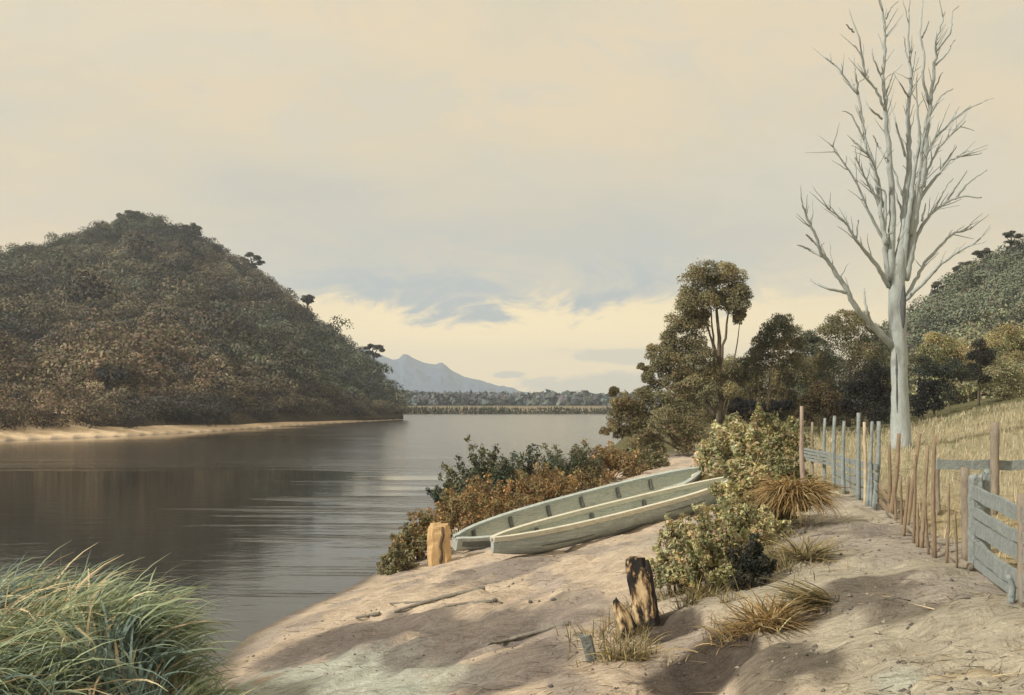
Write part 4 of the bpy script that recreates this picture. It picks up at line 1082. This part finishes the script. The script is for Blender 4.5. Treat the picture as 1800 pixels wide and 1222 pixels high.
stick([(853, 1037), (800, 1048), (740, 1063), (695, 1078)], .035, 'long thin driftwood stick with a thicker knob end lying on the sand')
stick([(745, 1060), (715, 1061), (685, 1062)], .02, 'short thin stick touching the long driftwood stick')
stick([(862, 1060), (820, 1062), (780, 1068)], .025, 'straight grey stick lying just left of the largest stone')
stick([(668, 1082), (645, 1086), (625, 1088)], .03, 'short stick near the water edge left of the long stick')
stick([(1000, 1100), (950, 1112), (890, 1130), (855, 1136)], .03, 'pale twisted stick across the grey ash patch')

# ------------------------------------------------------------------ fences
def pole(name, parent, px0, py0, px1, py1, wpx, mat, base=None, taper=.7, d=None, dt=0.0):
    """upright pole from its foot (px0, py0) to its tip (px1, py1) in the picture"""
    b = RG(px0, py0) if d is None else P3(px0, py0, d)
    dd = b[1]; t_ = P3(px1, py1, dd + dt); r = wpx / 2 / F * dd
    lo = b + (b - t_) * .06
    P = resample([lo, b, (b + t_) / 2 + rng.normal(size=3) * r * .5, t_], 8)
    V, Q, T = tube(P, np.linspace(r, r * taper, 8), 8, .12)
    return MB().add(V, Q, T).build(name, mat, parent, True, b)


def plank(A, B, h, th, mat, name, parent, sag=0.0, jit=.006):
    A = np.asarray(A, float); B = np.asarray(B, float); ax = B - A
    side = unit(np.cross(ax, np.array([0, 0, 1.0]))); n = 9; V = []
    for f in np.linspace(0, 1, n):
        p = A + ax * f - np.array([0, 0, sag * math.sin(f * math.pi)])
        hh = h * (1 + rng.uniform(-.05, .05)); o_ = rng.normal() * jit * .5
        for a, c in ((-1, -1), (1, -1), (1, 1), (-1, 1)):
            V.append(p + side * a * th / 2 + np.array([0, 0, c * hh / 2 + o_]))
    i = np.arange(n - 1)[:, None] * 4; j = np.arange(4)[None, :]; j2 = (j + 1) % 4
    Q = np.stack([i + j, i + j2, i + 4 + j2, i + 4 + j], -1).reshape(-1, 4)
    Q = np.concatenate([Q, [[0, 3, 2, 1], [4 * n - 4, 4 * n - 3, 4 * n - 2, 4 * n - 1]]])
    return MB().add(V, Q).build(name, mat, parent, False, A)


# blue-grey rail fence with tall pickets beyond the path
c1 = RG(1466, 858); c0 = RG(1414, 842); c2 = RG(1538, 893)
r = empty('rail_fence', c1, 'blue-grey rail fence with tall thin pickets turning a corner at the end of the path', 'fence')
for zz in (.05, .12, .19, .26):
    dz0 = (EYE + (HOR - 820) / F * c1[1]) - c1[2]
    plank(c0 + (-.02, 0, dz0 + zz - .02), c1 + (0, 0, dz0 + zz - .02), .05, .03, M_BLUEWOOD, 'rail', r)
for zz, hh in ((.62, .10), (.47, .10), (.32, .11), (.14, .16)):
    plank(c1 + (.03, -.06, zz), c2 + (0, -.06, zz), hh, .035, M_BLUEWOOD, 'rail', r, .02)
for (a, b_, c_, d_, w, mt) in ((1428, 846, 1428, 742, 6, M_GREYWOOD), (1450, 846, 1450, 735, 7, M_BLUEWOOD), (1466, 858, 1467, 731, 8, M_BLUEWOOD), (1483, 868, 1484, 740, 8, M_BLUEWOOD),
                               (1509, 879, 1509, 726, 9, M_BLUEWOOD), (1521, 886, 1519, 742, 7, M_PALEWOOD), (1525, 889, 1533, 741, 8, M_BLUEWOOD), (1537, 893, 1545, 741, 10, M_BLUEWOOD), (1531, 890, 1530, 800, 7, M_BLUEWOOD)):
    pole('picket', r, a, b_, c_, d_, w, mt, dt=.1)
o = pole('pole', None, 1413, 884, 1409, 714, 9, M_PINKWOOD)
tag(o, 'tall lone pinkish pole with a dark band beside the straw heap', 'pole')

# brown stake fence along the path
s0 = RG(1560, 905); s1 = RG(1640, 966); s2_ = RG(1706, 1006)
r = empty('stake_fence', s1, 'line of leaning thin brown stakes along the right edge of the path', 'fence')
for (a, b_, c_, d_, w) in ((1564, 906, 1563, 782, 8), (1566, 908, 1580, 762, 10), (1585, 922, 1583, 838, 5), (1588, 942, 1598, 838, 7), (1594, 930, 1617, 762, 8), (1613, 962, 1613, 886, 6), (1620, 963, 1631, 783, 8), (1643, 981, 1643, 766, 9), (1575, 915, 1572, 850, 6), (1606, 955, 1609, 800, 6), (1632, 975, 1626, 870, 5), (1664, 990, 1668, 850, 6), (1682, 998, 1679, 900, 5)):
    pole('stake', r, a, b_, c_, d_, w, M_BROWNWOOD, dt=rng.uniform(-.2, .2))
P = np.array([s0, RG(1600, 935), s1, RG(1680, 988), s2_]) + (0, 0, .03)
V, Q, T = tube(resample(P, 14), np.linspace(.025, .04, 14), 8, .2); MB().add(V, Q, T).build('ground_log', M_GREYWOOD, r, True)
for a, b_, c_, d_ in ((1543, 850, 1562, 880), (1544, 878, 1563, 905), (1566, 905, 1590, 935)):
    A = P3(a, b_, RG(1545, 893)[1]); B = P3(c_, d_, RG(1565, 907)[1]); B[2] = max(B[2], s0[2] + .05)
    plank(A, B, .06, .03, M_BROWNWOOD, 'rail', r)

# paddock fence behind
pd = RG(1748, 905)
r = empty('paddock_fence', pd, 'grey single-rail paddock fence with a tall dark post behind the gate', 'fence')
A = P3(1646, 816, pd[1] + .1); B = P3(1900, 812, pd[1] + .1)
plank(A, B, 17 / F * pd[1], .05, M_BLUEWOOD, 'rail', r, .02, .012)
pole('post', r, 1748, 905, 1749, 742, 16, M_GREYWOOD, taper=.9)
o = RG(1646, 880); pole('post', r, 1650, 905, 1648, 805, 9, M_GREYWOOD, taper=.9)
pole('post', r, 1880, 905, 1880, 780, 14, M_GREYWOOD, taper=.9)

# gate and its posts
o = pole('gate_post', None, 1699, 984, 1696, 822, 19, M_GREYWOOD, taper=.85)
tag(o, 'thick upright brown-grey gate post left of the blue-grey gate', 'post', 'gate posts')
g0 = RG(1716, 996); g1 = RG(1800, 1062); gk = g0[1] / F
r = empty('gate', g0, 'blue-grey wooden five-bar gate sagging beside the path at the right edge', 'gate')
g1 = g0 + (g1 - g0) * 1.25
P = np.array([g0 + (0, 0, -.05), g0 + (0, 0, .4), g0 + (0, 0, .86)])
hewn(np.array([g0 + (0, 0, .02), g0 + (0, 0, .45), g0 + (-.01, 0, 158 * gk)]), np.array([.075, .07, .065]), np.array([.05, .05, .045]), M_BLUEWOOD, 'stile', r, .06)
hewn(np.array([g0 + (.11, .06, 12 * gk), g0 + (.11, .06, 100 * gk), g0 + (.12, .06, 165 * gk)]), np.array([.05, .05, .04]), np.array([.04, .04, .035]), M_BLUEWOOD, 'brace', r, .06)
for (ya, yb, hpx) in ((864, 902, 24), (898, 944, 17), (925, 972, 24), (962, 1022, 26), (988, 1046, 14)):
    da = g0[1]; f = 1.25
    A = P3(1712, ya, g0[1] - .04); xB = 1800; dB = RG(1800, 1062)[1]
    B = P3(1800, yb, dB - .04); B = A + (B - A) * f
    plank(A, B, hpx / F * da * .95, .035, M_BLUEWOOD, 'bar', r, .02, .01)
pole('brace', r, 1722, 955, 1790, 1050, 12, M_BLUEWOOD, d=g0[1] - .12, dt=-1.6)
o = pole('gate_post', None, 1800, 1066, 1798, 868, 22, M_GREYWOOD, taper=.9)
tag(o, 'grey gate post cut by the right edge of the picture', 'post', 'gate posts')
o = pole('stake', None, 1777, 1060, 1772, 1010, 14, M_BLUEWOOD, taper=.8)
tag(o, 'short blue-grey forked stake under the gate near the right edge', 'stake')

# ------------------------------------------------------------------ grasses
def tussock(name, label, px, py, n, L, spread, pal, lean, droop, wid, group=None, top=0.0, azr=None):
    b = RG(px, py)
    B = b + np.stack([rng.normal(size=n) * spread, rng.normal(size=n) * spread * .8, np.zeros(n)], 1)
    B[:, 2] = ground(B[:, 0], B[:, 1]) - .02 + top
    az = rng.uniform(0, 6.283, n) if azr is None else rng.uniform(azr[0], azr[1], n)
    pal = np.array(pal); col = pal[rng.integers(len(pal), size=n)] * np.exp(.25 * rng.normal(size=(n, 1)))
    v, q, cc = blades(B, az, L * rng.uniform(.55, 1.15, n), wid * rng.uniform(.7, 1.4, n), rng.uniform(lean[0], lean[1], n), rng.uniform(droop[0], droop[1], n), col, 6)
    o = mesh(name, v, q, M_GRASS, None, cc, False, b)
    tag(o, label, 'grass tuft', group)


DRY = [(0.50, 0.34, 0.15), (0.42, 0.30, 0.15), (0.60, 0.46, 0.25), (0.22, 0.17, 0.10), (0.33, 0.23, 0.10)]
DRY2 = [(0.40, 0.32, 0.15), (0.50, 0.42, 0.24), (0.28, 0.25, 0.14), (0.22, 0.19, 0.12)]
TG = 'dry grass tufts beside the path'
tussock('straw_heap', 'orange-brown heap of drooping straw beside the pink pole', 1394, 928, 1300, .80, .08, DRY, (.15, .95), (1.6, 2.5), .022, None, .28)
tussock('dry_tuft', 'dry flax tuft lying flat on the path below the straw heap', 1415, 985, 220, .55, .05, DRY2, (.7, 1.3), (.3, .7), .022, TG)
tussock('dry_tuft', 'golden dry tuft spilling over the bank above the dark hollow', 1352, 1098, 300, .5, .10, DRY, (.6, 1.3), (.4, .9), .016, TG)
tussock('dry_tuft', 'pale dry tuft laid sideways beside the painted path shadows', 1440, 1055, 190, .5, .07, DRY2, (1.0, 1.4), (.2, .5), .016, TG, 0, (2.6, 4.2))
tussock('dry_tuft', 'thin greenish dry grass hanging under the charred stumps', 1098, 1158, 170, .36, .10, DRY2, (.3, 1.2), (.4, 1.2), .014, TG)
tussock('dry_tuft', 'small golden tuft on the lip above the dark earth', 1290, 1120, 150, .35, .12, DRY, (.6, 1.3), (.4, 1.0), .013, TG)


def tall_grass():
    n = 26000
    x = rng.uniform(-8.6, -1.6, n); y = rng.uniform(8.0, 13.0, n)
    z = ground(x, y)
    px = 900 + x / y * F
    e = np.interp(px, [-200, 0, 230, 330, 372, 392], [1.0, 1.0, 1.0, .85, .6, 0])
    keep = (z > .02) & (e > 0)
    B = np.stack([x, y, z - .03], 1)[keep]; k = len(B); e = e[keep]
    p = fbm(B[:, 0] * 1.3, B[:, 1] * 1.3, 15)
    gn = np.array([0.38, 0.45, 0.29]); dk = np.array([0.17, 0.25, 0.25]); st = np.array([0.88, 0.68, 0.45])
    col = np.repeat(gn[None], k, 0) * np.exp(.20 * rng.normal(size=(k, 1)))
    col = col + (np.array([0.30, 0.29, 0.14]) - col) * (sstep(p, .5, .65) * .6)[:, None]
    m1 = sstep(fbm(B[:, 0] * 1.1 + 7, B[:, 1] * .9, 25), .54, .62); col = col + (dk - col) * (m1 * .8)[:, None]
    wd = rng.uniform(.016, .045, k)
    dry = rng.random(k) < .08 + .22 * sstep(fbm(B[:, 0] * 2.1, B[:, 1] * 2.1, 77), .55, .66); col[dry] = st * np.exp(.15 * rng.normal(size=(dry.sum(), 1)))
    az = 6.283 * fbm(B[:, 0] * .8, B[:, 1] * .8, 35) * 2.4 + rng.normal(size=k) * .5
    near_edge = sstep(-e, -.85, -.6)
    L = e * rng.uniform(.55, 1.25, k)
    v, q, cc = blades(B, az, L, wd, rng.uniform(.2, 1.0, k), rng.uniform(1.0, 2.5, k), col, 7)
    o = mesh('tall_grass', v, q, M_GRASS, None, cc)
    tag(o, 'mass of long arching green river grass in the left foreground', 'grass', kind='stuff')


tall_grass()


def meadow():
    n = 60000
    y = 6 + 50 * rng.random(n) ** 1.3; x = rng.uniform(1.0, 34, n)
    px = 900 + x / y * F
    fx = np.interp(y, [5, 8.8, 10.5, 15.7, 17.4, 22, 40], [4.15, 4.15, 4.4, 5.4, 5.8, 5.4, 8])
    s = x - np.interp(y, SY, SX)
    ok = (((x > fx + .12) | ((y > 20) & (s > 7.8))) & (px < 2000))
    x, y = x[ok], y[ok]; k = len(x); B = np.stack([x, y, ground(x, y) - .01], 1)
    p = fbm(x * .5, y * .5, 45)
    col = np.array([0.52, 0.475, 0.335]) + (np.array([0.36, 0.365, 0.225]) - np.array([0.52, 0.475, 0.335])) * sstep(p, .45, .62)[:, None]
    col = col * np.exp(.2 * rng.normal(size=(k, 1))); d = rng.random(k) < .25; col[d] = np.array([0.70, 0.60, 0.43])
    v, q, cc = blades(B, rng.uniform(0, 6.28, k), rng.uniform(.10, .34, k), rng.uniform(.008, .016, k) * np.maximum(1, y / 16), rng.uniform(.0, .5, k), rng.uniform(.1, 1.0, k), col, 3)
    o = mesh('meadow_grass', v, q, M_GRASS, None, cc)
    tag(o, 'short dry khaki grass in the paddock behind the fence', 'grass', kind='stuff')


meadow()

def weeds():
    line = np.array([RG(px, py) for px, py in ((1120, 1140), (1170, 1075), (1240, 1050), (1310, 1020), (1345, 965), (1330, 920), (1370, 885), (1300, 870))])
    n = 9000; f = rng.random(n) * (len(line) - 1); i = f.astype(int); fr = (f - i)[:, None]
    P = line[i] * (1 - fr) + line[np.minimum(i + 1, len(line) - 1)] * fr + rng.normal(size=(n, 3)) * np.array([.32, .45, 0])
    ok = fbm(P[:, 0] * 2, P[:, 1] * 2, 99) > .44; P = P[ok]; k = len(P); P[:, 2] = ground(P[:, 0], P[:, 1]) - .01
    col = np.array([(0.30, 0.27, 0.14), (0.22, 0.21, 0.11), (0.48, 0.40, 0.22), (0.36, 0.27, 0.13), (0.13, 0.12, 0.08)])[rng.integers(5, size=k)] * np.exp(.2 * rng.normal(size=(k, 1)))
    v, q, cc = blades(P, rng.uniform(0, 6.28, k), rng.uniform(.06, .30, k), rng.uniform(.007, .016, k), rng.uniform(.1, 1.1, k), rng.uniform(.2, 1.3, k), col, 4)
    tag(mesh('bank_weeds', v, q, M_GRASS, None, cc), 'ragged weeds and dry grass along the edge of the bank', 'weeds', kind='stuff')


weeds()


def litter():
    n = 9000
    y = 6 + 26 * rng.random(n) ** 1.2; px = rng.uniform(300, 1850, n); x = (px - 900) / F * y
    z = ground(x, y); ok = (z > .12) & (fbm(x * 1.5, y * 1.1, 55) > .46); x, y, z = x[ok], y[ok], z[ok]; k = len(x)
    col = np.array([(0.30, 0.25, 0.17), (0.17, 0.145, 0.12), (0.55, 0.45, 0.30), (0.10, 0.085, 0.07)])[rng.integers(4, size=k)] * np.exp(.2 * rng.normal(size=(k, 1)))
    v, q, cc = blades(np.stack([x, y, z + .003], 1), rng.normal(size=k) * .5 + rng.integers(2, size=k) * 3.14 + .3, rng.uniform(.05, .30, k), rng.uniform(.004, .012, k), rng.uniform(1.35, 1.53, k), rng.uniform(.0, .15, k), col, 3)
    tag(mesh('dry_litter', v, q, M_GRASS, None, cc), 'scattered dry stalks and bits lying on the bank', 'litter', kind='stuff')
    n = 5200
    y = 6 + 24 * rng.random(n) ** 1.4; px = rng.uniform(400, 1850, n); x = (px - 900) / F * y; z = ground(x, y)
    ok = (z > .1) & (fbm(x * .8 + 3, y * .8, 65) > .5); P = np.stack([x, y, z], 1)[ok]; k = len(P)
    r = .006 + .026 * rng.random(k) ** 3
    octa = np.array([(1, 0, 0), (0, 1, 0), (-1, 0, 0), (0, -1, 0), (0, 0, .8), (0, 0, -.8), ], float)
    V = (P[:, None] + octa[None] * r[:, None, None] * rng.uniform(.6, 1.3, (k, 6, 1))).reshape(-1, 3)
    tr = np.array([(0, 1, 4), (1, 2, 4), (2, 3, 4), (3, 0, 4), (1, 0, 5), (2, 1, 5), (3, 2, 5), (0, 3, 5)])
    T = (np.arange(k)[:, None, None] * 6 + tr[None]).reshape(-1, 3)
    cc = np.repeat(np.array([(0.2, 0.18, 0.16), (0.35, 0.31, 0.26), (0.12, 0.11, 0.10)])[rng.integers(3, size=k)], 6, 0)
    tag(mesh('pebbles', V, T, M_BARK, None, cc), 'small grit and pebbles on the path', 'pebbles', kind='stuff')


litter()

# ------------------------------------------------------------------ haze over the valley
bpy.ops.mesh.primitive_cube_add(size=1, location=(0, 1550, 82))
hz = bpy.context.object; hz.name = 'haze'; hz.scale = (23000, 4200, 172)
m, nt = mat_new('valley_haze')
out = nt.new('ShaderNodeOutputMaterial'); pv = nt.new('ShaderNodeVolumePrincipled')
pv.inputs['Color'].default_value = (0.80, 0.87, 1.0, 1); pv.inputs['Density'].default_value = 0.00036; pv.inputs['Anisotropy'].default_value = 0.2
nt.l.new(pv.outputs[0], out.inputs['Volume'])
hz.data.materials.append(m)
tag(hz, 'thin pale air softening the distant hills', 'haze', kind='stuff')
